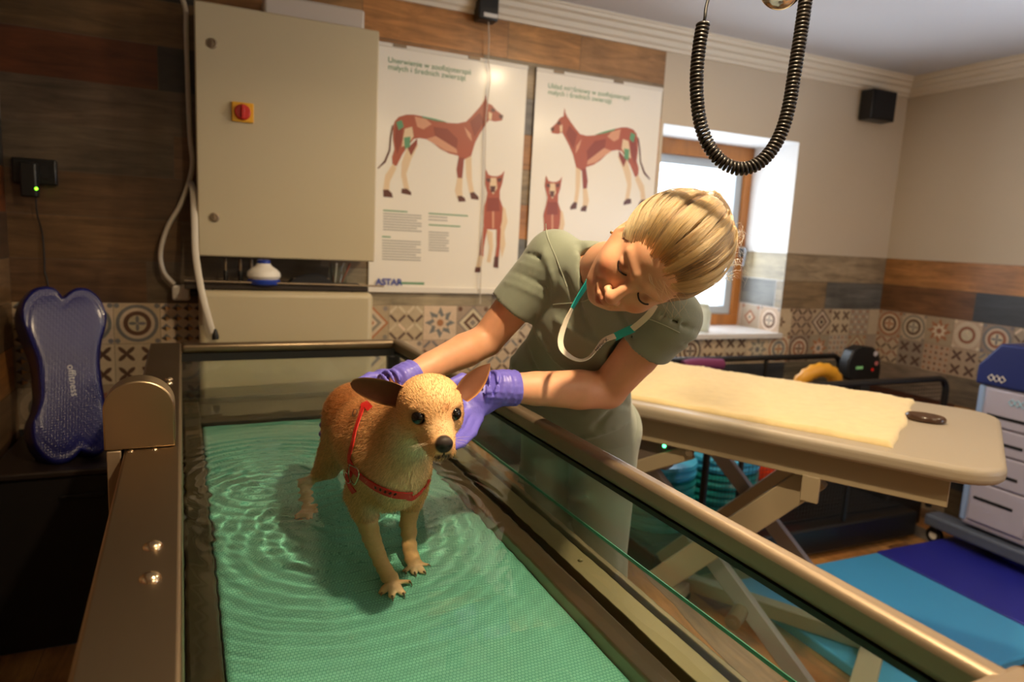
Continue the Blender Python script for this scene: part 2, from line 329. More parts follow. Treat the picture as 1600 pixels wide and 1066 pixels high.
# right wall
pr = Plane((X1, Y1, 0), (0, -1, 0), (-1, 0, 0)); LR = Y1-Y0
mb = MB(); pr.quad(mb, (0, LR, 0, 1.544), 2, None); pr.quad(mb, (0, LR, 1.544, ZC), 3, None)
plank_row(pr, mb, ZR[1], ZR[2], [(0, 1.35, 'or'), (1.35, 2.4, 'bg'), (2.4, 3.4, 'tan'), (3.4, LR, 'lt')])
plank_row(pr, mb, ZR[0], ZR[1], [(0, .62, 'br'), (.62, 1.7, 'dk'), (1.7, 2.9, 'lt'), (2.9, 4, 'tan'), (4, LR, 'gr')])
tile_band(pr, mb, 0, LR, ZR[0], .172, 2, (), kinds=[2, 4, 0, 3, 2, 5, 1])
for k in range(5): plank_row(pr, mb, .856-.172*(k+1), .856-.172*k, random_segs(0, LR, 30+k))
obj('wall_right', mb, [M['plank'], M['tile'], grout, M['paint']], smooth=False, kind='structure')
# left wall and front wall
pl_ = Plane((X0, Y0, 0), (0, 1, 0), (1, 0, 0))
mb = MB(); pl_.quad(mb, (0, LR, 0, ZC), 2, None)
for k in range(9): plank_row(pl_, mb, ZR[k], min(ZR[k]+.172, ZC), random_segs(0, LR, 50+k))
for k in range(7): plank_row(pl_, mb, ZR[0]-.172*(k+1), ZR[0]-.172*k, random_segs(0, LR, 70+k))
obj('wall_left', mb, [M['plank'], M['tile'], grout, M['paint']], smooth=False, kind='structure')
mb = MB(); Plane((X1, Y0, 0), (-1, 0, 0), (0, 1, 0)).quad(mb, (0, X1-X0, 0, ZC), 0, None)
obj('wall_front', mb, M['paint'], smooth=False, kind='structure')
# ceiling, floor, cornices
mb = MB(); mb.add([(X0, Y0, ZC), (X0, Y1, ZC), (X1, Y1, ZC), (X1, Y0, ZC)], [(0, 1, 2, 3)])
obj('ceiling', mb, M['ceil'], smooth=False, kind='structure')
mb = MB(); mb.add([(X0, Y0, -.002), (X1, Y0, -.002), (X1, Y1, -.002), (X0, Y1, -.002)], [(0, 1, 2, 3)], 1)
rr = random.Random(4); x = X0
while x < X1:
    y = Y0-rr.uniform(0, .6)
    while y < Y1:
        l = .9; a, b, c, d = x+.001, min(x+.15, X1)-.001, max(y, Y0)+.001, min(y+l, Y1)-.001
        if d > c and b > a: mb.add([(a, c, 0), (b, c, 0), (b, d, 0), (a, d, 0)], [(0, 1, 2, 3)], 0, jit(PC[rr.choice(['tan', 'or', 'bg', 'br', 'tan', 'gr', 'or'])], .1))
        y += l
    x += .15
M['floor'] = vcol_mat('wood_look_floor_tile', .4, grain=.5, gscale=(17, 2.2, 2), bump=.1)
obj('floor', mb, [M['floor'], grout], smooth=False, kind='structure')
cp = [(0, 0), (0, -.105), (.012, -.105), (.016, -.09), (.03, -.082), (.034, -.06), (.055, -.052), (.062, -.032), (.085, -.026), (.09, -.012), (.1, -.01), (.1, 0)]
def cornice(name, a, b, nrm):
    mb = MB(); a = np.array(a, float); b = np.array(b, float); nrm = np.array(nrm, float); n = len(cp)
    V = [p+nrm*q[0]+np.array([0, 0, q[1]]) for p in (a, b) for q in cp]
    mb.add(V, [(k, k+1, n+k+1, n+k) for k in range(n-1)]); obj(name, mb, M['cornice'], smooth=False, kind='structure')
cornice('trim_1', (X0, Y1, ZC), (X1, Y1, ZC), (0, -1, 0)); cornice('trim_2', (X1, Y1, ZC), (X1, Y0, ZC), (-1, 0, 0)); cornice('trim_3', (X0, Y0, ZC), (X0, Y1, ZC), (1, 0, 0))
# window recess, sill, frame, pane
YW = 3.57; mb = MB(); a, b, c, d = WIN
for (p0, p1, col) in (((a, Y1), (a, YW+.25), 3), ((b, YW+.25), (b, Y1), 3)):
    mb.add([(p0[0], p0[1], c), (p1[0], p1[1], c), (p1[0], p1[1], d), (p0[0], p0[1], d)], [(0, 1, 2, 3)], 2)
mb.add([(a, Y1, d), (a, YW+.25, d), (b, YW+.25, d), (b, Y1, d)], [(0, 1, 2, 3)], 2)
prv = Plane((b, Y1, 0), (0, 1, 0), (-1, 0, 0), flip=True)
plank_row(prv, mb, ZR[1], ZR[2], [(0, YW-Y1, 'lt')]); plank_row(prv, mb, ZR[0], ZR[1], [(0, .06, 'bg'), (.06, YW-Y1, 'gr')])
tile_band(prv, mb, 0, YW-Y1, ZR[0], .172, 1, [(-1, 1, 0, c)], kinds=[2, 1, 2])
M['reveal'] = mat('white_reveal_plaster', (228, 226, 224), .7)
obj('trim_4', mb, [M['plank'], M['tile'], M['reveal']], smooth=False, kind='structure')
mb = MB(); mb.box((a-.02, Y1-.03, c-.032), (b+.012, YW+.05, c)); M['sill'] = mat('pale_marble_sill', (214, 210, 206), .25, noise=.06, nscale=9)
obj('trim_5', mb, M['sill'], bevel=.004, kind='structure')
M['wood'] = mat('golden_oak_frame', (176, 112, 52), .4, noise=.22, nscale=7, stretch=(2, 2, .5))
mb = MB(); fw = .06
for r in ((a, b, d-.095, d), (a, b, c, c+.07), (a, a+fw, c+.07, d-.095), (b-fw, b, c+.07, d-.095)): mb.box((r[0], YW, r[2]), (r[1], YW+.06, r[3]))
win = obj('window_1', mb, M['wood'], bevel=.004, smooth=False, kind='structure')
mb = MB(); e = .055; z0, z1 = c+.07, d-.095
for r in ((a+fw, b-fw, z1-e, z1), (a+fw, b-fw, z0, z0+e), (a+fw, a+fw+e, z0+e, z1-e), (b-fw-e, b-fw, z0+e, z1-e)): mb.box((r[0], YW+.02, r[2]), (r[1], YW+.075, r[3]))
obj('sash', mb, mat('painted_outer_sash', (178, 186, 192), .5), win, bevel=.003, smooth=False)
mb = MB(); mb.box((a+fw, YW+.045, z0), (b-fw, YW+.049, z1)); obj('pane', mb, glass_mat('window_glass', gloss=.6), win, smooth=False)
mb = MB(); mb.box((b-.05, YW-.015, 1.50), (b-.02, YW, 1.57)); mb.tube(spline([(b-.035, YW-.01, 1.56), (b-.035, YW-.05, 1.55), (b-.04, YW-.055, 1.50), (b-.045, YW-.05, 1.44)], 14), .009, 8)
obj('handle', mb, mat('grey_metal_handle', (120, 122, 126), .3, .8), win)
# outside the window: a rendered house wall across the yard
mb = MB(); mb.add([(1.0, 7.5, -1), (9, 7.5, -1), (9, 7.5, 3.2), (1.0, 7.5, 3.2)], [(0, 1, 2, 3)])
for k in range(10): mb.box((4.6, 7.45, -.2+k*.34), (9, 7.5, .1+k*.34), 0)
obj('exterior_wall', mb, mat('white_boarded_facade', (225, 226, 228), .8), smooth=False, kind='structure')
# ------------------------------------------------------------------ the water treadmill tank
TK = math.atan(.037); OT = (-.0065, 0, 0)
tank = thing('hydro_treadmill', 'brushed steel and glass underwater treadmill tank with teal belt, filled with water', 'treadmill tank', OT, TK)
RZ = 1.13; UL, UR, VF, VN = -.095, .785, 2.592, .36
mb = MB(); mb.box((UL, VN-.06, RZ-.06), (0, VF, RZ)); obj('left_rail', mb, M['steel_left'], tank, True, bevel=.006, seg=3)
mb = MB(); mb.box((UR-.036, VN-.02, RZ-.045), (UR, VF, RZ)); obj('right_rail', mb, M['steel'], tank, True, bevel=.012, seg=4)
mb = MB(); mb.box((0, VF-.042, RZ-.034), (UR-.036, VF, RZ)); obj('far_rail', mb, M['steel_left'], tank, True, bevel=.012, seg=4)
mb = MB(); mb.box((0, VN-.06, RZ-.045), (UR+.02, VN, RZ+.0)); obj('near_rail', mb, M['steel'], tank, True, bevel=.01, seg=3)
mb = MB()
mb.box((UR-.034, VN, RZ-.055), (UR-.014, VF-.03, RZ-.0455)); obj('gasket', mb, M['black'], tank, True)
mb = MB(); mb.box((0, VF-.036, RZ-.062), (UR-.03, VF-.012, RZ-.0345)); obj('gasket', mb, M['black'], tank, True)
mb = MB(); mb.box((UR-.06, VF-.04, .78), (UR-.012, VF-.006, RZ-.062)); obj('corner_post', mb, M['blackpl'], tank, True, bevel=.004)
mb = MB(); mb.box((0, VN-.04, RZ-.062), (UR-.03, VN-.018, RZ-.0455)); obj('gasket', mb, M['black'], tank, True)
GL = glass_mat('tank_glass', (.93, .97, .94), gloss=1.0, dirt=.22)
mb = MB(); mb.box((UR-.030, VN, .80), (UR-.020, VF-.03, RZ-.055)); obj('side_glass_pane', mb, GL, tank, True, smooth=False)
mb = MB(); mb.box((0.0, VF-.030, .80), (UR-.05, VF-.020, RZ-.062)); obj('end_glass_pane', mb, GL, tank, True, smooth=False)
mb = MB(); mb.box((UR-.032, VN, WATER_Z-.006), (UR-.0302, VF-.035, WATER_Z+.004)); obj('waterline_refraction', mb, mat('teal_refraction_strip', (70, 150, 120), .3), tank, True)  # teal strip painted in for the refracted green of the glass edge
# steel tub below, belt, ledges
mb = MB()
mb.box((UL+.005, VN-.05, .16), (-.001, VF-.003, RZ-.061)); mb.box((UL+.005, VN-.05, .10), (UR-.002, VF-.003, .70))
mb.box((0, VN-.05, .70), (UR-.04, VN-.045, RZ-.07)); mb.box((UR-.018, VN-.05, .70), (UR-.004, VF-.003, .83)); mb.box((0, VF-.018, .70), (UR, VF-.004, .83))
obj('steel_tub', mb, M['steel_dark'], tank, True, bevel=.003)
for u, v in ((UL+.03, VN), (UR-.06, VN), (UL+.03, VF-.06), (UR-.06, VF-.06)): mb = MB(); mb.box((u, v, 0), (u+.05, v+.05, .10)); obj('foot', mb, M['steel_dark'], tank, True)
mb = MB(); mb.box((.001, VN, .70), (.052, VF-.04, .815)); mb.box((.001, 2.285, .70), (UR-.04, 2.34, .812)); mb.box((.001, 2.34, .70), (UR-.04, VF-.035, .78))
obj('inner_ledge', mb, M['steel_dark'], tank, True, bevel=.006)
mb = MB(); mb.box((.628, VN, .70), (.676, 2.30, .842)); obj('belt_side_bar', mb, mat('bronze_wet_steel', (150, 124, 90), .4, .35, noise=.12, nscale=4), tank, True, bevel=.006, seg=3)
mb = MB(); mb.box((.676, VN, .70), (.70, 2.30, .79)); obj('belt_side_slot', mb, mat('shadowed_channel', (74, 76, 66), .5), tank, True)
mb = MB(); mb.box((.70, VN, .70), (.752, VF-.035, .832)); mb.lathe([(.006, 0), (.005, .004), (0, .006)], (.728, .52, .832)); mb.lathe([(.006, 0), (.005, .004), (0, .006)], (.728, 1.1, .832))
obj('outer_ledge', mb, mat('olive_wet_steel', (138, 124, 86), .42, .35, noise=.12, nscale=4), tank, True, bevel=.005, seg=3)
def belt_mat():
    m = bpy.data.materials.new('teal_belt'); m.use_nodes = True; N = m.node_tree.nodes; L = m.node_tree.links; b = N['Principled BSDF']; b.inputs['Roughness'].default_value = .55
    tc = N.new('ShaderNodeTexCoord'); mp = N.new('ShaderNodeMapping'); mp.inputs['Scale'].default_value = (170, 150, 1); L.new(tc.outputs['Object'], mp.inputs[0])
    br = N.new('ShaderNodeTexBrick'); L.new(mp.outputs[0], br.inputs['Vector']); br.inputs['Scale'].default_value = 1; br.inputs['Mortar Size'].default_value = .12; br.inputs['Mortar Smooth'].default_value = .6; br.inputs['Brick Width'].default_value = 1; br.inputs['Row Height'].default_value = 1
    br.inputs['Color1'].default_value = (*lin((122, 196, 172)), 1); br.inputs['Color2'].default_value = (*lin((128, 202, 178)), 1); br.inputs['Mortar'].default_value = (*lin((74, 158, 136)), 1)
    L.new(br.outputs['Color'], b.inputs['Base Color']); u = N.new('ShaderNodeBump'); u.inputs['Strength'].default_value = .6; u.inputs['Distance'].default_value = .001; L.new(br.outputs['Fac'], u.inputs['Height']); u.invert = True; L.new(u.outputs[0], b.inputs['Normal']); return m
mb = MB(); mb.box((.055, VN, .745), (.627, 2.262, BELT_Z)); beltm = belt_mat()
belt = obj('belt', mb, beltm, tank, True, bevel=.01, seg=3)
# drive cover with arched top standing on the left rail
mb = MB(); n = 18; w0, w1, hc = -.126, -.010, .094; r = (w1-w0)/2; cx = (w0+w1)/2
arch = [(w0, .0), (w1, .0)]+[(cx+r*math.cos(math.pi*k/n), hc-.02+r*math.sin(math.pi*k/n)*.92) for k in range(n+1)]
mb.prism(arch, 0, .058, (0, 1.372+.058, RZ+.001), (1, 0, 0), (0, 0, 1)); obj('drive_cover', mb, mat('satin_steel', (160, 140, 112), .36, .95, noise=.05), tank, True, bevel=.003, seg=2)
mb = MB(); mb.box((w0+.004, 1.37, .5), (UL-.004, 1.44, RZ)); obj('cover_bracket', mb, M['steel'], tank, True, bevel=.002)
for (u, v, s) in ((-.034, .94, 1), (-.034, .852, 1), (-.045, 1.362, .45), (-.083, 1.362, .45), (-.03, 1.93, .8), (-.03, 1.98, .8)):
    mb = MB(); mb.lathe([(.0125*s, 0), (.0115*s, .003*s), (.008*s, .006*s), (.003*s, .0078*s), (0, .008*s)], (u, v, RZ)); obj('bolt_head', mb, mat('polished_bolt', (210, 190, 160), .18, 1.0), tank, True)
# water: one rippled surface; the light bends through it onto the belt
U0, U1, V0, V1 = .0005, UR-.0325, VN+.001, VF-.0365; nu, nv = 170, 500
uu, vv = np.meshgrid(np.linspace(U0, U1, nu), np.linspace(V0, V1, nv), indexing='ij')
h = np.zeros_like(uu)
for (cx_, cy_, wl, am, dec, ph) in ((.325, 1.335, .034, .00080, .17, .3), (.44, 1.37, .028, .00055, .12, 1.4), (.20, 1.62, .036, .00070, .17, 2.2), (.24, 1.45, .030, .0005, .13, .9)):
    d = np.hypot(uu-cx_, vv-cy_); h += am*np.exp(-d/dec)*np.sin(2*math.pi*d/wl+ph)*np.clip(d/.06, 0, 1)
for k in range(26):
    an = RNG.uniform(0, 2*math.pi); wl = RNG.uniform(.05, .16); h += RNG.uniform(.3, 1)*.000022*np.sin((uu*math.cos(an)+vv*math.sin(an))*2*math.pi/wl+RNG.uniform(0, 6))*np.sqrt(wl/.05)
V = np.stack([uu, vv, WATER_Z+h], -1).reshape(-1, 3); I = np.arange(nu*nv).reshape(nu, nv)
Fq = np.stack([I[:-1, :-1], I[1:, :-1], I[1:, 1:], I[:-1, 1:]], -1).reshape(-1, 4)
def water_mat():
    m = bpy.data.materials.new('clear_water'); m.use_nodes = True; N = m.node_tree.nodes; L = m.node_tree.links; b = N['Principled BSDF']
    b.inputs['Base Color'].default_value = (.93, 1.0, .97, 1); b.inputs['Roughness'].default_value = 0; b.inputs['Transmission Weight'].default_value = 1; b.inputs['IOR'].default_value = 1.33; return m
wm = thing('tank_water', 'clear rippling water filling the glass treadmill tank around the dog', 'water', OT, TK, kind='stuff')
mb = MB(); mb.add(V, [tuple(map(int, f)) for f in Fq]); water = obj('water_surface', mb, water_mat(), wm, True, angle=180)
CAUST = True
if CAUST:
    water.cycles.is_caustics_caster = True
    belt.cycles.is_caustics_receiver = True
# ------------------------------------------------------------------ back wall, left side
def meshed(o):
    bpy.context.view_layer.update(); dg = bpy.context.evaluated_depsgraph_get(); me = bpy.data.meshes.new_from_object(o.evaluated_get(dg)); n = o.name; q = bpy.data.objects.new(n, me); COL.objects.link(q); q.parent = o.parent; q.matrix_local = o.matrix_local.copy(); bpy.data.objects.remove(o); q.name = n
    return q
def text(name, s, loc, size, m, parent, rot, extrude=0.0003, align='LEFT', bold=0):
    c = bpy.data.curves.new(name, 'FONT'); c.body = s; c.size = size; c.extrude = extrude; c.align_x = align; c.offset = bold
    c.materials.append(m); o = bpy.data.objects.new(name, c); COL.objects.link(o); o.parent = parent
    Mr = rootm(parent); R = Matrix([list(r) for r in (inv(Mr) @ np.vstack([np.hstack([np.array(rot), np.array(loc, float)[:, None]]), [0, 0, 0, 1]]))])
    o.matrix_local = R; return meshed(o)
FACE = np.array([[1, 0, 0], [0, 0, -1], [0, 1, 0]], float)      # text upright on a surface that faces the camera side of the room
cabn = thing('electrical_cabinet', 'large beige steel control cabinet with red and yellow isolator switch on wall', 'cabinet', (.30, 3.09, 1.41))
mb = MB(); mb.box((-.05, 3.025, 1.415), (.652, 3.198, 2.372)); obj('body', mb, M['grey_paint'], cabn, bevel=.006)
mb = MB(); mb.box((-.052, 3.0, 1.412), (.654, 3.024, 2.376)); obj('door', mb, mat('beige_door_coating', (190, 176, 144), .38), cabn, bevel=.007, seg=3)
for z in (2.226, 1.567):
    mb = MB(); mb.lathe([(.019, 0), (.019, .004), (.013, .006), (.013, .002), (.006, .002), (.006, .007), (0, .008)], (.010, 3.0, z), (0, -1, 0)); mb.box((.006, 2.991, z-.012), (.014, 2.998, z+.012)); obj('lock', mb, M['steel'], cabn)
mb = MB(); mb.box((.077, 2.988, 1.945), (.158, 3.0, 2.020)); sw = obj('switch_plate', mb, mat('yellow_plastic', (232, 168, 20), .4), cabn, bevel=.003)
mb = MB(); mb.lathe([(.03, 0), (.03, .012), (.027, .016), (0, .016)], (.117, 2.988, 1.982), (0, -1, 0)); mb.box((.111, 2.955, 1.956), (.123, 2.972, 2.008)); obj('switch_knob', mb, mat('red_plastic', (196, 28, 22), .35), sw, bevel=.002)
mb = MB()
mb.box((.20, 3.04, 2.373), (.60, 3.19, 2.46))
stb = obj('storage_box', mb, mat('translucent_box_plastic', (196, 184, 170), .3), bevel=.012, seg=3, label='low pale plastic box lying on top of beige steel cabinet', cat='box')
low = thing('pump_housing', 'beige metal pump housing standing on floor behind the water tank', 'machine housing', (.29, 3.0, 0))
mb = MB(); mb.box((-.052, 2.90, .02), (.632, 3.19, 1.283)); obj('housing_body', mb, M['grey_paint'], low, bevel=.025, seg=5)
mb = MB(); mb.box((-.04, 2.93, 0), (.62, 3.17, .02)); obj('plinth', mb, M['blackpl'], low)
# shelf and what stands on it
sh = thing('wall_shelf', 'dark narrow shelf with steel rail between beige cabinet and pump housing', 'shelf', (.26, 3.08, 1.265))
mb = MB(); mb.box((-.10, 2.93, 1.286), (.615, 3.19, 1.304)); obj('shelf_board', mb, mat('dark_brown_board', (44, 34, 26), .4), sh, bevel=.003)
mb = MB(); mb.tube([(-.1, 2.925, 1.318), (.68, 2.925, 1.312)], .004, 8); obj('rail', mb, M['steel'], sh)
for xx in (0, .55): mb = MB(); mb.tube([(xx, 2.94, 1.2855-.005), (xx, 3.19, 1.2855-.005)], .0045, 8); obj('bracket', mb, M['black'], sh)
SZ = 1.3045
dv = thing('massage_device', 'white bulb shaped device with blue base and blue neck on dark shelf', 'massager', (.192, 2.962, SZ))
mb = MB(); mb.lathe([(.052, 0), (.062, .006), (.064, .018), (.058, .026)], (.192, 2.962, SZ)); obj('base', mb, mat('royal_blue_plastic', (28, 56, 150), .3), dv)
mb = MB(); mb.lathe([(.058, .024), (.066, .036), (.064, .052), (.05, .066), (.032, .078), (.025, .09)], (.192, 2.962, SZ)); obj('bulb', mb, M['white_pl'], dv)
mb = MB(); mb.lathe([(.026, .088), (.026, .100), (.02, .104), (0, .104)], (.192, 2.962, SZ)); obj('neck', mb, mat('deep_blue_plastic', (24, 50, 140), .3), dv)
for k, (x, lab) in enumerate(((.05, 'leftmost of the three dark pen shaped applicators on shelf'), (.107, 'middle one of three dark pen shaped applicators on shelf'), (.15, 'dark pen shaped applicator standing directly beside white bulb device'))):
    p = thing('pen_applicator', lab, 'applicator', (x, 3.06, SZ), group='pen applicators on the shelf')
    mb = MB(); mb.lathe([(.0085, 0), (.0085, .045), (.007, .05)], (x, 3.06, SZ)); obj('barrel', mb, M['blackpl'], p)
    mb = MB(); mb.lathe([(.0062, .05), (.006, .095), (.004, .10), (0, .10)], (x, 3.06, SZ)); obj('cap', mb, M['steel'], p)
po = thing('zip_pouch', 'black soft pouch lying on dark shelf between device and jar', 'pouch', (.385, 3.02, SZ))
n = 10; g = np.linspace(-1, 1, n); XX, YY = np.meshgrid(g, g, indexing='ij'); hh = .038*np.clip((1-XX**4)*(1-YY**4), 0, 1)**.5*(1+.25*np.sin(3*XX+1)*np.cos(2*YY))
Vt = np.stack([.385+XX*.095, 3.02+YY*.055, SZ+.002+hh], -1).reshape(-1, 3); Vb = np.stack([.385+XX*.095, 3.02+YY*.055, SZ+0*hh+.001], -1).reshape(-1, 3); I = np.arange(n*n).reshape(n, n)
fq = [(int(I[i, j]), int(I[i+1, j]), int(I[i+1, j+1]), int(I[i, j+1])) for i in range(n-1) for j in range(n-1)]
mb = MB(); mb.add(Vt, fq); mb.add(Vb, [f[::-1] for f in fq]); obj('pouch_body', mb, mat('black_fabric', (24, 22, 24), .85), po)
mb = MB(); mb.tube([(.31, 2.985, SZ+.028), (.46, 2.985, SZ+.03)], .002, 6); obj('zip', mb, M['steel'], po)
jr = thing('instrument_jar', 'clear glass jar full of slim sticks and instruments on shelf', 'jar', (.505, 3.06, SZ))
mb = MB(); mb.lathe([(.038, 0), (.04, .004), (.04, .085), (.037, .085), (.037, .008), (0, .008)], (.505, 3.06, SZ)); obj('glass_body', mb, glass_mat('jar_glass', (.9, .92, .9)), jr)
for k in range(8):
    a = k*.8; q = np.array([.505+.02*math.cos(a), 3.06+.02*math.sin(a), SZ+.01]); e = np.array([.505+.045*math.cos(a+.3)+.01, 3.06+.03*math.sin(a), SZ+.096])
    tag = props(None or (lambda m_: obj('instrument_stick', m_, [M['blackpl'], M['white_pl'], M['steel'], mat('rust_handle', (150, 70, 40), .4)][k % 4], label=['black', 'white', 'steel', 'rust coloured', 'second black', 'second white', 'second steel', 'second rust coloured'][k]+' slim stick standing in glass jar on shelf', cat='instrument', group='instruments in the glass jar'))(MB().tube([q, e], .003, 6)))
mb = MB(); mb.lathe([(.05, 0), (.055, .002), (.055, .005), (0, .006)], (.47, 2.99, 1.2835+.0005)); obj('lid_disc', mb, mat('green_plastic', (60, 120, 80), .4), label='flat green disc lying on pump housing under dark shelf', cat='disc')
# cables left of the cabinet
def cable(name, pts, r, m, label, cat='cable', parent=None, n=60, flat=1.0, **k):
    mb = MB(); mb.tube(spline(pts, n), r, 10, flat=flat); return obj(name, mb, m, parent, label=label, cat=cat, **k)
h3 = lambda x, y, d: hit(x, y, 1, d)
pc = thing('power_cable', 'thick white cable hanging left of beige cabinet ending in white plug', 'cable', h3(285, 455, 3.15))
mb = MB(); mb.tube(spline([h3(270, -30, 3.17), h3(289, 10, 3.16), h3(291, 60, 3.16), h3(296, 200, 3.16), h3(300, 262, 3.15), h3(284, 315, 3.14), h3(262, 355, 3.13), h3(251, 395, 3.13), h3(256, 425, 3.13), h3(272, 444, 3.14)], 80), .0095, 12); obj('cord', mb, M['cable_w'], pc)
c0 = h3(285, 457, 3.14); mb = MB(); mb.box((c0[0]-.038, 3.11, c0[2]-.032), (c0[0]+.03, 3.165, c0[2]+.03)); obj('plug_housing', mb, M['white_pl'], pc, bevel=.012, seg=3)
mb = MB(); mb.box((c0[0]+.03, 3.12, c0[2]-.012), (c0[0]+.055, 3.155, c0[2]+.012)); obj('plug_tip', mb, M['black'], pc, bevel=.003)
hs = thing('drain_hose', 'pale flat hose running from cabinet down to far tank rail', 'hose', h3(330, 520, 2.86))
mb = MB(); mb.tube(spline([h3(297, 285, 3.14), h3(302, 300, 3.05), h3(304, 350, 2.99), h3(306, 400, 2.94), h3(315, 455, 2.88), h3(325, 495, 2.86), h3(332, 520, 2.86)], 50), .0125, 12, flat=.45, up=(0, 1, 0)); obj('hose', mb, M['cable_w'], hs)
e0 = h3(334, 524, 2.86); mb = MB(); mb.lathe([(.012, -.012), (.013, .0), (.007, .022), (.003, .03)], (e0[0]+.006, 2.858, e0[2]-.004)); obj('hose_clip', mb, M['black'], hs)
# socket with adaptor
so = thing('wall_socket', 'black double wall socket on dark plank tiles', 'socket', (-.617, 3.196, 1.66))
mb = MB(); mb.box((-.688, 3.165, 1.655), (-.545, 3.199, 1.752)); obj('socket_plate', mb, M['blackpl'], so, bevel=.006)
mb = MB(); mb.lathe([(.024, 0), (.024, .002), (.021, .002), (.021, -.01), (0, -.01)], (-.578, 3.1645, 1.703), (0, -1, 0)); obj('socket_well', mb, M['black'], so)
ad = thing('power_adaptor', 'black plug in adaptor with glowing green light and thin hanging cable', 'adaptor', (-.625, 3.14, 1.60))
mb = MB(); mb.box((-.655, 3.115, 1.605), (-.60, 3.1645, 1.735)); obj('adaptor_body', mb, M['blackpl'], ad, bevel=.008, seg=3)
g0 = h3(57, 295, 3.1145); mb = MB(); mb.lathe([(.005, 0), (.005, .003), (0, .004)], g0, (0, -1, 0)); obj('status_light', mb, mat('green_led', (120, 255, 40), .3, emit=((130, 255, 40), 6)), ad)
mb = MB(); mb.tube(spline([h3(56, 308, 3.15), h3(58, 335, 3.16), h3(66, 365, 3.19), h3(69, 400, 3.19), h3(70, 425, 3.19), h3(75, 446, 3.18), h3(78, 520, 3.18)], 40), .0028, 8); obj('cord', mb, M['black'], ad)
# black chest with the bone-shaped cushion on it
ch = thing('storage_chest', 'black storage chest under blue bone shaped cushion in left corner', 'chest', (-.44, 2.93, 0))
mb = MB(); mb.box((-.705, 2.70, .0), (-.16, 3.18, .640)); obj('chest_body', mb, mat('matte_black_panel', (20, 18, 18), .5), ch, bevel=.008)
mb = MB(); mb.box((-.71, 2.685, .641), (-.155, 3.185, .668)); obj('chest_lid', mb, mat('dark_brown_lid', (38, 30, 26), .4), ch, bevel=.008)
mb = MB(); mb.box((-.50, 2.688, .56), (-.36, 2.70, .575)); obj('handle', mb, M['black'], ch, bevel=.003)
bn = np.array([.40, -.90, .34]); bn /= np.linalg.norm(bn); bc = hit(108, 590, 1, 2.87)
def onb(px, py): d = ray(px, py); return CAM+d*(((bc-CAM)@bn)/(d@bn))
bux = unit(np.cross([0, 0, 1], -bn))*1.0; bux = unit(np.cross(bn, [0, 0, 1]))*-1; buy = np.cross(bn, bux); 
if buy[2] < 0: buy = -buy
if bux[0] < 0: bux = -bux
bone = [(71, 446), (84, 449), (93, 458), (99, 464), (108, 456), (121, 449), (137, 450), (152, 461), (162, 477), (167, 496), (165, 513), (160, 530), (157, 552), (157, 575), (160, 600), (164, 625), (170, 655), (172, 680), (165, 703), (150, 714), (138, 712), (127, 706), (118, 716), (103, 725), (86, 726), (70, 718), (56, 702), (49, 682), (49, 662), (56, 645), (61, 622), (60, 595), (57, 565), (50, 545), (40, 520), (33, 500), (33, 480), (40, 463), (54, 450)]
pts2 = []
for q in bone: d = onb(*q)-bc; pts2.append((d@bux, d@buy))
P2 = spline(np.array(pts2+[pts2[0]]), 120)[:-1]; cen = P2.mean(0)
bo = thing('bone_cushion', 'glossy dark blue bone shaped balance cushion leaning in left corner', 'balance cushion', (-.5, 3.0, .69))
mb = MB(); rings = []
for (ins, dep) in ((.40, .012), (.25, .012), (.14, .011), (.085, .008), (.05, .012), (.02, .008), (0, -.012), (-.012, -.045), (-.012, -.075), (.01, -.11), (.05, -.125)):
    Q = P2*(1-ins)+cen*ins; rings.append(np.array([bc+bux*a+buy*b+bn*dep for a, b in Q]))
n = len(P2); V = np.concatenate(rings+[(bc+bux*cen[0]+buy*cen[1]+bn*.012)[None]]); fs = []
for i in range(len(rings)-1):
    for k in range(n): fs.append((i*n+k, i*n+(k+1) % n, (i+1)*n+(k+1) % n, (i+1)*n+k))
c_ = len(V)-1; fs += [((k+1) % n, k, c_) for k in range(n)]; fs.append(tuple((len(rings)-1)*n+k for k in range(n)))
mb.add(V, fs)
def bone_mat():
    m = mat('glossy_blue_vinyl', (15, 19, 92), .30, spec=.35, coat=.3); N = m.node_tree.nodes; L = m.node_tree.links; b = N['Principled BSDF']
    tc = N.new('ShaderNodeTexCoord'); v = N.new('ShaderNodeTexVoronoi'); v.inputs['Scale'].default_value = 115; v.inputs['Randomness'].default_value = .12; L.new(tc.outputs['Object'], v.inputs['Vector'])
    r = N.new('ShaderNodeMapRange'); r.inputs['From Min'].default_value = .2; r.inputs['From Max'].default_value = .6; L.new(v.outputs['Distance'], r.inputs['Value'])
    u = N.new('ShaderNodeBump'); u.invert = True; u.inputs['Strength'].default_value = .35; u.inputs['Distance'].default_value = .0015; L.new(r.outputs[0], u.inputs['Height']); L.new(u.outputs[0], b.inputs['Normal']); return m
obj('cushion_body', mb, bone_mat(), bo, angle=70)
tx = bux; tz = buy; Rb = np.stack([-tz, tx, bn], 1)
text('printed_mark', 'offitness', bc+bn*.0135+buy*(.045)+bux*(-.004), .035, mat('pale_print', (190, 190, 200), .5), bo, Rb)
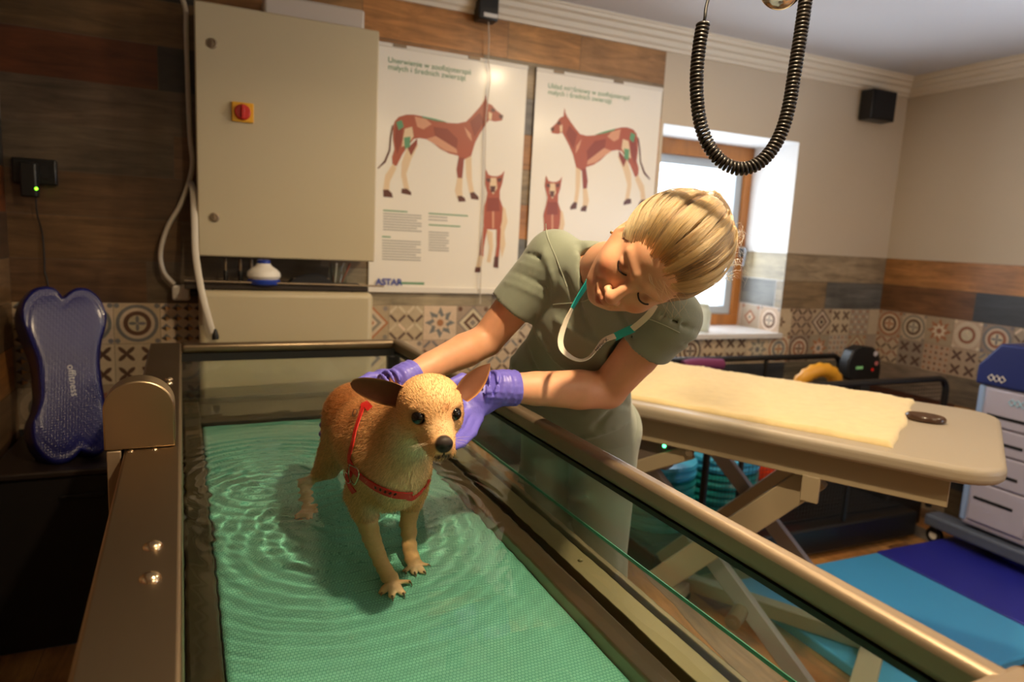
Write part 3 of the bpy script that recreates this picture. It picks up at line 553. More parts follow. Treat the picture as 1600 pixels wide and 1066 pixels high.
# ------------------------------------------------------------------ posters
PY = 3.186
paper = mat('poster_paper', (232, 226, 214), .35, coat=.25); C_body = mat('muscle_red_print', (168, 84, 58), .4); C_cream = mat('bone_cream_print', (222, 196, 160), .4); C_dk = mat('dark_brown_print', (92, 48, 34), .4); C_lt = mat('tendon_print', (208, 150, 118), .4); C_gn = mat('green_print', (96, 150, 110), .5); C_gy = mat('grey_print', (170, 168, 160), .5); C_bl = mat('blue_print', (44, 60, 150), .5); C_hl = mat('muscle_dark_print', (140, 62, 44), .4)
PM = [C_body, C_cream, C_dk, C_lt, C_gn, C_gy, C_hl]
zz = lambda X, Y: (560+X/2.48, 40+Y/2.48)
DOG = [ (1, [(190,470),(168,530),(166,580),(178,640),(200,650),(190,600),(186,575),(204,520),(232,462)]), (6, [(228,438),(190,475),(204,505),(228,460)]), (2, [(168,632),(166,650),(205,658),(204,645),(188,632)]),
 (1, [(414,505),(418,580),(430,650),(450,655),(440,600),(438,500)]), (2, [(432,648),(436,672),(466,676),(466,664),(448,645)]),
 (0, [(562,350),(556,368),(528,372),(506,366),(492,385),(470,420),(452,455),(437,505),(408,520),(388,516),(388,505),(350,495),(318,478),(290,456),(262,440),(236,436),(215,440),(192,468),(170,500),(148,545),(132,540),(130,510),(140,480),(134,440),(134,400),(140,372),(156,354),(186,345),(215,345),(250,352),(300,365),(345,377),(385,379),(418,372),(440,350),(462,325),(480,302),(488,290),(494,266),(499,300),(518,308),(534,328)]),
 (1, [(134,535),(104,580),(96,640),(118,648),(122,605),(148,552)]), (2, [(96,636),(97,664),(134,667),(130,650),(116,636)]), (6, [(388,512),(380,560),(386,600),(402,596),(410,512)]), (1, [(384,590),(374,640),(384,672),(406,672),(402,640),(404,592)]), (2, [(384,660),(388,683),(416,682),(412,668),(400,660)]),
 (3, [(218,352),(262,362),(284,382),(252,402),(228,392)]), (6, [(290,392),(345,400),(385,440),(380,492),(340,478),(300,440)]), (3, [(262,440),(300,428),(380,478),(384,496),(340,486),(290,455)]), (1, [(180,400),(208,392),(214,430),(190,462),(168,470),(174,430)]), (4, [(244,350),(300,362),(350,376),(300,370),(250,358)]), (6, [(150,372),(172,376),(170,440),(150,500),(140,440)]), (3, [(410,392),(436,420),(440,450),(424,430)]), (4, [(146,374),(168,366),(176,392),(156,406)]), (6, [(432,372),(470,338),(488,372),(450,432)]), (1, [(505,334),(518,340),(516,366),(504,362)]), (2, [(516,318),(530,326),(528,336),(514,332)]), (2, [(545,344),(562,348),(558,362),(546,358)]), (4, [(176,434),(202,430),(200,470),(180,478)]),
 (2, [(136,384),(128,432),(124,484),(106,530),(76,556),(74,552),(100,524),(118,482),(122,430),(130,388)])]
FRONT = [(1, [(548,690),(570,710),(578,760),(566,800),(570,850),(556,900),(548,850),(552,790)]), (1, [(495,790),(520,800),(522,860),(512,920),(498,915),(508,860)]), (0, [(494,556),(504,578),(520,584),(540,584),(556,576),(566,562),(558,610),(548,640),(548,670),(560,705),(556,760),(548,790),(510,790),(486,788),(482,720),(494,680),(500,650),(488,600)]), (1, [(512,590),(534,590),(538,630),(522,655),(508,630)]), (2, [(494,592),(512,592),(512,606),(498,606)]), (2, [(538,592),(556,590),(552,606),(540,606)]), (2, [(510,622),(532,622),(528,646),(514,646)]), (6, [(500,668),(544,668),(548,720),(496,720)]), (3, [(518,720),(526,720),(526,786),(518,786)]), (0, [(484,780),(500,786),(486,860),(484,900),(468,900),(474,840)]), (1, [(468,890),(484,894),(476,940),(456,940)]), (2, [(454,936),(476,936),(476,956),(450,956)]), (0, [(536,784),(552,784),(548,860),(544,900),(530,900),(536,850)]), (2, [(528,896),(544,896),(542,940),(524,936)])]
def poster(name, x0, x1, lab, dogpolys, title, extra):
    t = thing(name, lab, 'poster', ((x0+x1)/2, 3.19, 1.262), group='anatomy posters')
    mb = MB(); mb.box((x0, PY, 1.27), (x1, PY+.004, 2.377)); sheet = obj('sheet', mb, paper, t, smooth=False)
    mb = MB(); mb.box((x0-.004, PY-.010, 1.262), (x1+.004, PY+.006, 1.292)); obj('bottom_batten', mb, M['white_pl'], t, bevel=.003)
    mb = MB(); mb.box((x0-.002, PY-.004, 2.366), (x1+.002, PY+.005, 2.384)); obj('top_batten', mb, M['white_pl'], t, bevel=.002)
    for xx in (x0+.12, x1-.28):
        mb = MB(); mb.box((xx-.03, PY-.008, 2.370), (xx+.03, PY-.004, 2.384)); obj('hanging_clip', mb, M['steel'], t, bevel=.002)
    mb = MB()
    for k, (mi, pts) in enumerate(dogpolys):
        P = [hit(px, py, 1, PY-.0005-.00006*k) for px, py in pts]; mb.add(P[::-1] if False else P, [tuple(range(len(P)))], mi)
    obj('dog_illustration', mb, PM, sheet, smooth=False)
    mb = MB(); extra(mb); obj('text_lines', mb, [C_gy, C_gn], sheet, smooth=False)
    for s, px, py in title: text('title_lettering', s, hit(px, py, 1, PY-.001), .034, C_gn, sheet, FACE)
    return t, sheet
def bars1(mb):
    def bl(x0, y0, x1, y1, rows, mi=0):
        for k in range(rows):
            f = k/max(rows-1, 1); ya = y0+(y1-y0)*f; w_ = x1-(x1-x0)*(.12 if k % 3 == 2 else 0)
            a = hit(*zz(x0, ya), 1, PY-.0008); b = hit(*zz(w_, ya+(x1-x0)*.03), 1, PY-.0008); mb.add([(a[0], PY-.0008, a[2]-.003), (b[0], PY-.0008, a[2]-.003), (b[0], PY-.0008, a[2]+.003), (a[0], PY-.0008, a[2]+.003)], [(0, 1, 2, 3)], mi)
    bl(96, 716, 190, 716, 1, 1); bl(96, 728, 245, 790, 7); bl(92, 818, 125, 818, 1, 1); bl(92, 832, 242, 905, 8); bl(272, 728, 425, 728, 1, 1); bl(272, 740, 345, 752, 2); bl(272, 772, 395, 772, 1, 1); bl(272, 800, 350, 870, 8); bl(155, 996, 255, 1000, 2, 1)
d1 = [(m_, [zz(*p) for p in q]) for m_, q in DOG]+[(m_, [zz(*p) for p in q]) for m_, q in FRONT]
p1, s1_ = poster('anatomy_poster', .668, 1.425, 'dog muscle poster with dog facing right, beside the beige cabinet', d1, [('Unerwienie w zoofizjoterapii', 606, 97), ('małych i średnich zwierząt', 606, 108)], bars1)
text('logo_lettering', 'ASTAR', hit(587, 445, 1, PY-.0115), .042, C_bl, p1, FACE, bold=.0012)
mx = lambda X, Y: zz(745+(562-X)*.79, 320+(Y-268)*.965)
mf = lambda X, Y: zz(724+(X-490)*.86, 580+(Y-556)*.93)
d2 = [(m_, [mx(*p) for p in q]) for m_, q in DOG]+[(m_, [mf(*p) for p in q]) for m_, q in FRONT]
def bars2(mb):
    for k in range(3): mb.add([(1.55, PY-.0008, 1.42-k*.012), (1.8, PY-.0008, 1.42-k*.012), (1.8, PY-.0008, 1.425-k*.012), (1.55, PY-.0008, 1.425-k*.012)], [(0, 1, 2, 3)], 0)
p2, s2_ = poster('anatomy_poster', 1.475, 2.224, 'dog muscle poster with dog facing left, beside the window', d2, [('Układ mięśniowy w zoofizjoterapii', 856, 137), ('małych i średnich zwierząt', 856, 147)], bars2)
# sensor box high on the wall with its wire
sb = thing('wall_speaker', 'small black loudspeaker above left poster with thin white wire', 'speaker', (1.2, 3.15, 2.54))
a = hit(748, 28, 1, 3.12); b = hit(779, 28, 1, 3.12); mb = MB(); mb.box((a[0], 3.12, a[2]), (b[0], 3.19, a[2]+.13)); obj('speaker_box', mb, M['blackpl'], sb, bevel=.006)
mb = MB(); mb.box((a[0]+.025, 3.1185, a[2]+.012), (b[0]-.005, 3.12, a[2]+.03)); obj('badge', mb, M['white_pl'], sb)
mb = MB(); mb.tube(spline([hit(x, y, 1, d) for x, y, d in ((763, 30, 3.15), (764, 60, 3.16), (763, 95, 3.165), (766, 118, 3.17), (763, 150, 3.17), (759, 190, 3.172), (758, 240, 3.172), (757, 300, 3.172), (753, 380, 3.172), (751, 440, 3.165), (750, 475, 3.17))], 60), .0026, 8); obj('wire', mb, M['cable_w'], sb)
ws = thing('wall_speaker', 'square black loudspeaker high on beige wall near the ceiling corner', 'speaker', (3.8, 3.16, 2.38))
mb = MB(); mb.box((3.70, 3.10, 2.385), (3.91, 3.19, 2.565)); obj('speaker_box', mb, M['blackpl'], ws, bevel=.006)
mb = MB(); mb.box((3.712, 3.094, 2.395), (3.898, 3.0995, 2.555)); obj('grille', mb, mat('black_speaker_cloth', (26, 24, 24), .9, bump=.5, bscale=400), ws)
# pot on the sill
mb = MB(); q = hit(1096, 515, 2, 1.047); q = np.array([2.74, 3.33, 1.047]); mb.lathe([(.05, 0), (.055, .006), (.06, .06), (.062, .11), (.05, .13), (.042, .15), (.046, .165), (.04, .165), (.036, .15), (0, .14)], q)
obj('sill_jar', mb, mat('pale_green_ceramic', (206, 214, 200), .3), label='pale green white jar standing on window sill behind the woman', cat='jar')
# ------------------------------------------------------------------ therapy table and the right side of the room
TZ = 1.02; A0 = hit(1563, 741, 2, TZ); LD = unit([-.53, .845, 0]); rt = math.atan2(-LD[1], -LD[0]); TW, TLn = .865, 1.20
tb = thing('therapy_table', 'grey padded height adjustable therapy table with beige steel scissor frame', 'therapy table', (A0[0], A0[1], 0), rt)
# local frame: x runs back along the near edge (negative = towards the wall), y across
def rrect(x0, x1, y0, y1, r, n=8):
    o = []
    for cx, cy, a0 in ((x1-r, y0+r, -90), (x1-r, y1-r, 0), (x0+r, y1-r, 90), (x0+r, y0+r, 180)):
        for k in range(n+1): a = math.radians(a0+90*k/n); o.append((cx+r*math.cos(a), cy+r*math.sin(a)))
    return o
mb = MB(); mb.prism(rrect(-TLn, .02, -.01, TW, .12), TZ-.048, TZ); obj('padded_top', mb, mat('grey_vinyl', (158, 146, 128), .45, bump=.08, bscale=300), tb, True, bevel=.018, seg=5)
fr = mat('cream_frame_steel', (160, 146, 120), .45)
mb = MB(); mb.box((-TLn+.1, .05, TZ-.135), (-.10, .072, TZ-.049)); mb.box((-TLn+.1, TW-.08, TZ-.135), (-.10, TW-.06, TZ-.049)); mb.box((-.122, .07, TZ-.135), (-.10, TW-.07, TZ-.049)); mb.box((-TLn+.1, .07, TZ-.135), (-TLn+.122, TW-.07, TZ-.049))
obj('top_frame', mb, fr, tb, True, bevel=.003)
mb = MB(); mb.box((-.47, .045, TZ-.21), (-.42, .065, TZ-.13)); obj('bracket', mb, fr, tb, True, bevel=.002)
def loc(px, py, inset):        # point on the vertical plane of the near side of the frame, in the table's frame
    P0 = A0+np.array([LD[1], -LD[0], 0])*inset; W_ = np.array([LD[1], -LD[0], 0]); d = ray(px, py); t = ((P0-CAM)@W_)/(d@W_); q = CAM+d*t; return np.array([-(q-A0)@LD, inset, q[2]])
def bar(a, b, w, th, y, name, mi=fr):
    a = np.array(a, float); b = np.array(b, float); d = unit(b-a); n_ = np.array([-d[2], 0, d[0]]); mb = MB()
    V = [p+n_*s*w/2+np.array([0, yy, 0]) for p in (a, b) for s in (-1, 1) for yy in (y, y+th)]
    mb.add(V, [(0, 1, 3, 2), (4, 6, 7, 5), (0, 4, 5, 1), (2, 3, 7, 6), (0, 2, 6, 4), (1, 5, 7, 3)]); return obj(name, mb, mi, tb, True, bevel=.004)
grs = mat('lilac_grey_steel', (150, 144, 146), .4, .2)
for y in (.10, TW-.16):
    p = loc(1275, 745, .1); q = loc(1060, 900, .1); e = p+(q-p)*1.0; bar((p[0], 0, p[2]), (-1.12, 0, .14), .085, .045, y, 'scissor_arm')
    bar((-1.12, 0, TZ-.16), (-.38, 0, .13), .062, .035, y+.05, 'scissor_arm', grs)
    mb = MB(); mb.box((-1.06, y, .05), (-.2, y+.06, .11)); obj('base_rail', mb, fr, tb, True, bevel=.004)
for xx in (-.30, -1.06): mb = MB(); mb.box((xx, .12, .04), (xx+.08, TW-.12, .09)); obj('base_crossbar', mb, fr, tb, True, bevel=.004)
for x in (-.26, -1.02):
    for y in (.10, TW-.16): mb = MB(); zf = .0465 if (x > -.5 and y > .5) else 0; mb.lathe([(.035, 0), (.035, (.05-zf)*.3), (.02, .05-zf), (0, .05-zf)], (x, y+.03, zf)); obj('foot', mb, M['black'], tb, True)
p = loc(1150, 965, .1); mb = MB(); mb.tube([(p[0], .06, p[2]), (p[0], .16, p[2])], .026, 20); mb.tube([(p[0], .05, p[2]), (p[0], .062, p[2])], .012, 12); obj('pivot', mb, M['steel'], tb, True)
p = loc(1082, 705, .09); bar((p[0], 0, p[2]), (p[0]-.26, 0, p[2]-.14), .05, .02, .075, 'lever_arm'); mb = MB(); mb.tube([(p[0], .055, p[2]), (p[0], .075, p[2])], .012, 12); obj('pivot', mb, M['steel'], tb, True)
p = loc(1020, 700, .09); mb = MB(); mb.box((p[0]-.06, .085, p[2]-.07), (p[0]+.06, .16, p[2]+.07)); cb = obj('control_box', mb, mat('brown_grey_box', (104, 92, 84), .5), tb, True, bevel=.01)
p2_ = loc(1038, 697, .084); mb = MB(); mb.lathe([(.006, 0), (.006, .002), (0, .003)], (p2_[0], .0845, p2_[2]), (0, -1, 0)); obj('status_light', mb, mat('green_lamp', (60, 255, 140), .3, emit=((80, 255, 150), 8)), cb, True)
# towel
def towel():
    P = [hit(1003, 575, 2, TZ+.008), hit(1422, 624, 2, TZ+.008), hit(1416, 700, 2, TZ+.008), hit(985, 606, 2, TZ+.008)]
    far_r, near_r = P[1], P[2]; U_ = unit(near_r-far_r); n, m_ = 120, 60; Lt, Wt = 1.08, min(np.linalg.norm(near_r-far_r), TW-.05)
    base = A0+np.array([LD[1], -LD[0], 0])*(.055); s0 = (near_r-A0)@LD+.028; tb_ = MB(); Wd = np.array([LD[1], -LD[0], 0]); V = []
    gs = np.linspace(0, 1, n); gt = np.linspace(0, 1, m_); S, T = np.meshgrid(gs, gt, indexing='ij')
    edge = .004*np.sin(T*9)+.003*np.sin(T*23+1)
    hgt = .014+.0018*np.sin(S*40+3*np.sin(T*5))+.0025*np.sin(T*7+S*3)*np.sin(S*8)+RNG.normal(0, .0008, S.shape)
    rim = np.minimum.reduce([S*Lt, (1-S)*Lt, T*Wt, (1-T)*Wt]); hgt = hgt*np.clip(rim/.014, 0, 1)**.4
    X = base[None, None]+LD*(s0+S*Lt+edge*(1-S))[..., None]+Wd*(T*Wt+.003*np.sin(S*14)*(1-T))[..., None]
    X[..., 2] = TZ+.0005+hgt; V = X.reshape(-1, 3); Vb = V.copy(); Vb[:, 2] = TZ+.0004
    I = np.arange(n*m_).reshape(n, m_); fq = np.stack([I[:-1, :-1], I[1:, :-1], I[1:, 1:], I[:-1, 1:]], -1).reshape(-1, 4)
    b_ = np.concatenate([I[0, :], I[1:, -1], I[-1, -2::-1], I[-2:0:-1, 0]]); N_ = n*m_
    fs = [tuple(map(int, f)) for f in fq]+[(int(b_[k]), int(b_[(k+1) % len(b_)]), int(b_[(k+1) % len(b_)])+N_, int(b_[k])+N_) for k in range(len(b_))]
    tb_.add(np.concatenate([V, Vb]), fs); return tb_
tm = mat('cream_terry_cloth', (214, 192, 142), .95, noise=.05, nscale=30, bump=1.0, bscale=420, sheen=.3)
obj('towel', towel(), tm, label='long cream yellow terry towel spread over the grey therapy table', cat='towel', angle=70)
pk = hit(1441, 657, 2, TZ)-LD*.008; mb = MB(); n = 28
prof = [(0.0, 0), (.9, 0), (1, .25), (1, .7), (.9, 1), (0, 1)]; V = []; fs = []
Wd = np.array([LD[1], -LD[0], 0])
pd = unit([.55, -.83, 0]); pe = np.array([-pd[1], pd[0], 0])
for r_, h_ in prof:
    for k in range(n): a = 2*math.pi*k/n; V.append(pk+pd*math.cos(a)*.060*max(r_, .001)+pe*math.sin(a)*.044*max(r_, .001)+np.array([0, 0, .0005+h_*.020]))
for i in range(len(prof)-1):
    for k in range(n): fs.append((i*n+k, i*n+(k+1) % n, (i+1)*n+(k+1) % n, (i+1)*n+k))
mb.add(V, fs); obj('oval_puck', mb, mat('dark_brown_gloss', (66, 46, 34), .25), label='dark brown oval puck lying on grey table beside the towel', cat='puck')
# floor mats
def fmat(name, x0, x1, y0, y1, col, lab, rot=0):
    mb = MB(); mb.box((x0, y0, .001), (x1, y1, .045)); return obj(name, mb, mat(name+'_vinyl', col, .42, bump=.05, bscale=200), bevel=.01, seg=3, label=lab, cat='exercise mat')
fmat('exercise_mat', 2.15, 3.12, 1.40, 2.245, (64, 150, 200), 'light blue exercise mat on floor under the therapy table')
fmat('exercise_mat', 3.13, 3.80, 1.30, 2.255, (36, 40, 140), 'dark royal blue exercise mat on floor beside the light blue one')
# ------------------------------------------------------------------ land treadmill behind the table
tr = thing('dog_treadmill', 'black dog treadmill with mesh side rails behind the therapy table', 'treadmill', (2.8, 2.7, 0))
def rail(y, x1, z1, n_):
    mb = MB(); pts = [(2.06, y, .18), (2.06, y, z1-.05)]+[(2.06+.05*(1-math.cos(a)), y, z1-.05+.05*math.sin(a)) for a in np.linspace(.2, math.pi/2, 5)]+[(x1-.07, y, z1)]+[(x1-.07+.07*math.sin(a), y, z1-.07+.07*math.cos(a)) for a in np.linspace(.2, math.pi/2, 6)]+[(x1, y, .18)]
    mb.tube(pts, .017, 12); o = obj('side_rail', mb, M['blackpl'], tr)
    for xx in (2.27, 3.0): mb = MB(); mb.tube([(xx, y, .18), (xx, y, z1)], .012, 8); obj('rail_post', mb, M['blackpl'], tr)
    mb = MB(); x = 2.08
    while x < x1-.01: mb.tube([(x, y, .19), (x, y, z1-.01)], .0011, 4, caps=False); x += .022
    z = .2
    while z < z1-.01: mb.tube([(2.07, y, z), (x1-.01, y, z)], .0011, 4, caps=False); z += .022
    obj('wire_mesh', mb, M['black'], tr)
rail(2.37, 3.665, .915, 1); rail(3.02, 3.61, .925, 2)
mb = MB(); mb.box((1.80, 2.35, .03), (3.56, 3.05, .17)); obj('deck', mb, M['blackpl'], tr, bevel=.01)
mb = MB(); mb.box((1.85, 2.44, .1705), (3.55, 2.95, .178)); obj('running_belt', mb, M['black'], tr)
mb = MB(); mb.box((3.50, 2.50, .0), (3.82, 3.08, .24)); obj('motor_cover', mb, mat('satin_black_cover', (26, 24, 24), .35), tr, bevel=.02, seg=3)
for x_, y in ((3.4, 2.45), (3.4, 2.95), (1.9, 2.45), (1.9, 2.95)): mb = MB(); mb.lathe([(.03, 0), (.03, .03)], (x_, y, 0)); obj('foot', mb, M['black'], tr)
hq = lambda x, y: hit(x, y, 1, 2.78)
mb = MB(); q = hq(1347, 600); mb.tube([(q[0], 2.82, .2), (q[0], 2.82, q[2]+.05)], .016, 12); obj('console_post', mb, M['blackpl'], tr)
mb = MB(); mb.prism([((hq(x, y)[0]), hq(x, y)[2]) for x, y in ((1324, 592), (1326, 566), (1334, 548), (1347, 541), (1366, 543), (1375, 552), (1377, 575), (1374, 594), (1352, 599), (1336, 598))], -.07, .0, (0, 2.78, 0), (1, 0, 0), (0, 0, 1)); cons = obj('console', mb, M['blackpl'], tr, bevel=.01, seg=3)
def disc(px, py, r, col, name, em=0, par=cons, d=2.7785): mb = MB(); mb.lathe([(r, 0), (r, .003), (0, .004)], hit(px, py, 1, d), (0, -1, 0), n=18); return obj(name, mb, mat(name+'_face', col, .4, emit=(col, em) if em else None), par)
disc(1368, 553, .016, (196, 190, 196), 'dial'); disc(1369, 568, .013, (200, 120, 120), 'pink_button'); disc(1363, 578, .010, (230, 40, 30), 'stop_button')
a = hit(1338, 574, 1, 2.778); mb = MB(); mb.box((a[0], 2.7765, a[2]-.012), (a[0]+.055, 2.779, a[2]+.004)); obj('green_display', mb, mat('green_display_face', (110, 160, 100), .4, emit=((110, 160, 100), .4)), cons)
# things on the treadmill
def ringtube(name, c, R, r, m, lab, cat, ax=(0, 0, 1)):
    a = np.linspace(0, 2*math.pi, 40, endpoint=False); u = unit(np.cross(ax, [.3, .9, .1])); v = np.cross(ax, u)
    mb = MB(); mb.tube([np.array(c)+R*(math.cos(t)*u+math.sin(t)*v) for t in a], [r*(1+.10*math.cos(k*20*math.pi/40*2)) for k in range(40)], 14, closed=True); return obj(name, mb, m, label=lab, cat=cat)
g = hit(1275, 600, 1, 2.72); ringtube('ribbed_ring', (g[0], 2.72, g[2]-.045), .135, .038, mat('amber_plastic', (214, 150, 34), .4), 'amber yellow ribbed ring hanging on black mesh rail behind the towel', 'ring', ax=(.1, 1, .25))
q = hit(1098, 568, 1, 2.99); mb = MB(); mb.tube(spline([(q[0]-.14, 2.985, q[2]-.01), (q[0]-.05, 2.985, q[2]), (q[0]+.13, 2.985, q[2]-.008)], 12), .032, 14); obj('rolled_cloth', mb, mat('plum_cloth', (110, 40, 80), .8), label='plum purple rolled cloth hung over the rear black rail', cat='cloth')
teal = mat('teal_rubber', (30, 140, 136), .3); cyan = mat('cyan_rubber', (60, 170, 210), .3)
def pad(x, y, z, r, h, m, lab, g):
    mb = MB(); mb.lathe([(r-.02, 0), (r-.004, .006), (r, h*.3), (r-.01, h*.5), (r, h*.7), (r-.004, h-.006), (r-.03, h), (0, h+.004)], (x, y, z), n=40); obj('balance_disc', mb, m, label=lab, cat='balance disc', group=g)
names = ['lowest', 'second from bottom', 'third from bottom', 'topmost']
for k in range(4): pad(2.44, 2.70, .1795+.083*k, .20, .078, teal if k < 3 else cyan, ('%s %s disc in stack behind black mesh under the table' % (names[k], 'teal' if k < 3 else 'cyan')), 'right stack of balance discs')
for k in range(4): pad(2.03, 2.68, .1795+.085*k, .19, .08, teal if k != 3 else cyan, ('%s %s disc in stack seen behind the table control box' % (names[k], 'teal' if k != 3 else 'cyan')), 'left stack of balance discs')
mb = MB(); q = hit(1205, 738, 1, 2.66); mb.lathe([(max(1e-4, .155*math.sin(t)), .155*(1-math.cos(t))) for t in np.linspace(0, math.pi, 18)], (2.83, 2.68, .1795), n=32); obj('therapy_ball', mb, mat('orange_red_rubber', (214, 62, 24), .35), label='orange red therapy ball behind black mesh under the table', cat='ball')
# ------------------------------------------------------------------ drawer tower
tw = thing('drawer_trolley', 'tall pale lilac drawer tower with dark blue hood by the right wall', 'trolley', (3.85, 2.0, 0))
XF = 3.62; body = mat('lilac_white_plastic', (178, 172, 186), .45)
mb = MB(); mb.box((XF, 1.83, .18), (4.08, 2.165, .935)); obj('carcass', mb, body, tw, bevel=.02, seg=4)
mb = MB(); mb.box((XF-.004, 2.135, .2), (XF+.05, 2.172, .93)); obj('corner_strip', mb, mat('pale_blue_plastic', (150, 176, 214), .4), tw, bevel=.01)
zs = [.93, .70, .53, .355, .20]
for k, (z1, z0) in enumerate(((.925, .735), (.73, .60), (.595, .435), (.43, .22))):
    mb = MB(); mb.box((XF-.014, 1.855, z0), (XF-.0005, 2.125, z1-.004)); dr = obj('drawer', mb, body, tw, bevel=.006)
    zh = [.786, .655, .495, .345][k]; mb = MB(); mb.box((XF-.0165, 1.915, zh-.008), (XF-.0135, 2.105, zh+.008)); obj('handle_slot', mb, M['black'], dr, bevel=.002)
hood = mat('navy_blue_plastic', (34, 46, 104), .4)
mb = MB(); mb.prism([(2.185, .935), (2.185, 1.03), (2.09, 1.155), (1.90, 1.155), (1.815, 1.03), (1.815, .935)], -.02, .46, (XF, 0, 0), (0, 1, 0), (0, 0, 1)); hd = obj('hood', mb, hood, tw, bevel=.012, seg=3)
def mark(y, z, m_, x, nm, par):
    mb = MB()
    for dy in (-.026, 0, .026): mb.tube([(x, y+dy+.016*math.cos(t), z+.016*math.sin(t)) for t in np.linspace(0, 2*math.pi, 5)[:-1]], .003, 6, closed=True)
    obj(nm, mb, m_, par)
q = hit(1557, 592, 0, XF-.022); mark(q[1], q[2], M['white_pl'], XF-.0215, 'emblem', hd); q = hit(1590, 632, 0, XF-.016); mark(q[1], q[2], mat('pale_cyan_print', (150, 200, 220), .5), XF-.0155, 'emblem', tw)
sl = mat('slate_plastic', (84, 92, 108), .45)
mb = MB(); mb.box((XF-.03, 1.55, .10), (XF+.09, 2.335, .165)); mb.box((XF+.09, 1.85, .10), (4.06, 2.14, .178)); obj('base_frame', mb, sl, tw, bevel=.012, seg=3)
for x, y in ((XF+.03, 2.30), (4.02, 2.08), (4.02, 1.91)):
    mb = MB(); mb.tube([(x-.014, y, .042), (x+.014, y, .042)], .042, 20); mb.box((x-.02, y-.02, .06), (x+.02, y+.02, .10)); c_ = obj('caster', mb, M['blackpl'], tw)
    mb = MB(); mb.tube([(x-.0165, y, .042), (x-.0145, y, .042)], .022, 16); obj('hub', mb, M['white_pl'], c_)
# ------------------------------------------------------------------ coiled cord and lamp head above the tank
TC = 1.12
path = spline([at(x, y, TC) for x, y in ((1099, 36), (1093, 70), (1089, 110), (1089, 150), (1094, 190), (1106, 225), (1127, 252), (1155, 264), (1184, 256), (1208, 231), (1224, 198), (1234, 160), (1242, 110), (1250, 60), (1258, 5), (1266, -60), (1276, -150), (1283, -260), (1286, -360))], 2600)
mb = MB(); T = np.gradient(path, axis=0); T /= np.linalg.norm(T, axis=1)[:, None]; L_ = np.r_[0, np.cumsum(np.linalg.norm(np.diff(path, axis=0), axis=1))]
n0 = unit(FWD); hx = []
for i in range(len(path)):
    u = n0-T[i]*(n0@T[i]); u /= np.linalg.norm(u); b = np.cross(T[i], u); a = L_[i]/.0066*2*math.pi; hx.append(path[i]+.0088*(math.cos(a)*u+math.sin(a)*b))
cc = thing('coiled_cord', 'black coiled spiral cord hanging in a loop from the ceiling', 'cord', (path[0][0], path[0][1], 1.6))
mb.tube(hx, .0029, 6); obj('coil', mb, mat('black_cord_rubber', (26, 21, 17), .35), cc, angle=180)
mb = MB(); mb.tube(spline([hx[0], at(1101, 30, TC), at(1103, 12, TC), at(1108, -10, TC), at(1112, -60, TC), at(1118, -200, TC), at(1122, -340, TC)], 30), .0028, 8); obj('straight_lead', mb, M['blackpl'], cc)
lh = thing('lamp_head', 'chrome lamp head hanging from the ceiling beside coiled cord', 'lamp', at(1228, -20, 1.3))
c0 = at(1222, -22, 1.28); ax = unit(at(1205, 20, 1.24)-at(1240, -40, 1.3))
mb = MB(); mb.lathe([(.012, -.06), (.02, -.05), (.034, -.02), (.037, .01), (.035, .022), (.03, .026), (0, .027)], c0, ax, n=36); obj('lamp_housing', mb, mat('polished_chrome', (225, 225, 228), .08, 1.0), lh)
mb = MB(); mb.lathe([(.0375, .004), (.039, .006), (.039, .012), (.0375, .014)], c0, ax, n=36); obj('rim', mb, M['blackpl'], lh)
mb = MB(); mb.tube([c0-ax*.05, c0-ax*.08+np.array([0, 0, .08]), (c0[0], c0[1], ZC)], .006, 8); obj('stem', mb, mat('chrome_rod', (200, 200, 205), .15, 1.0), lh)
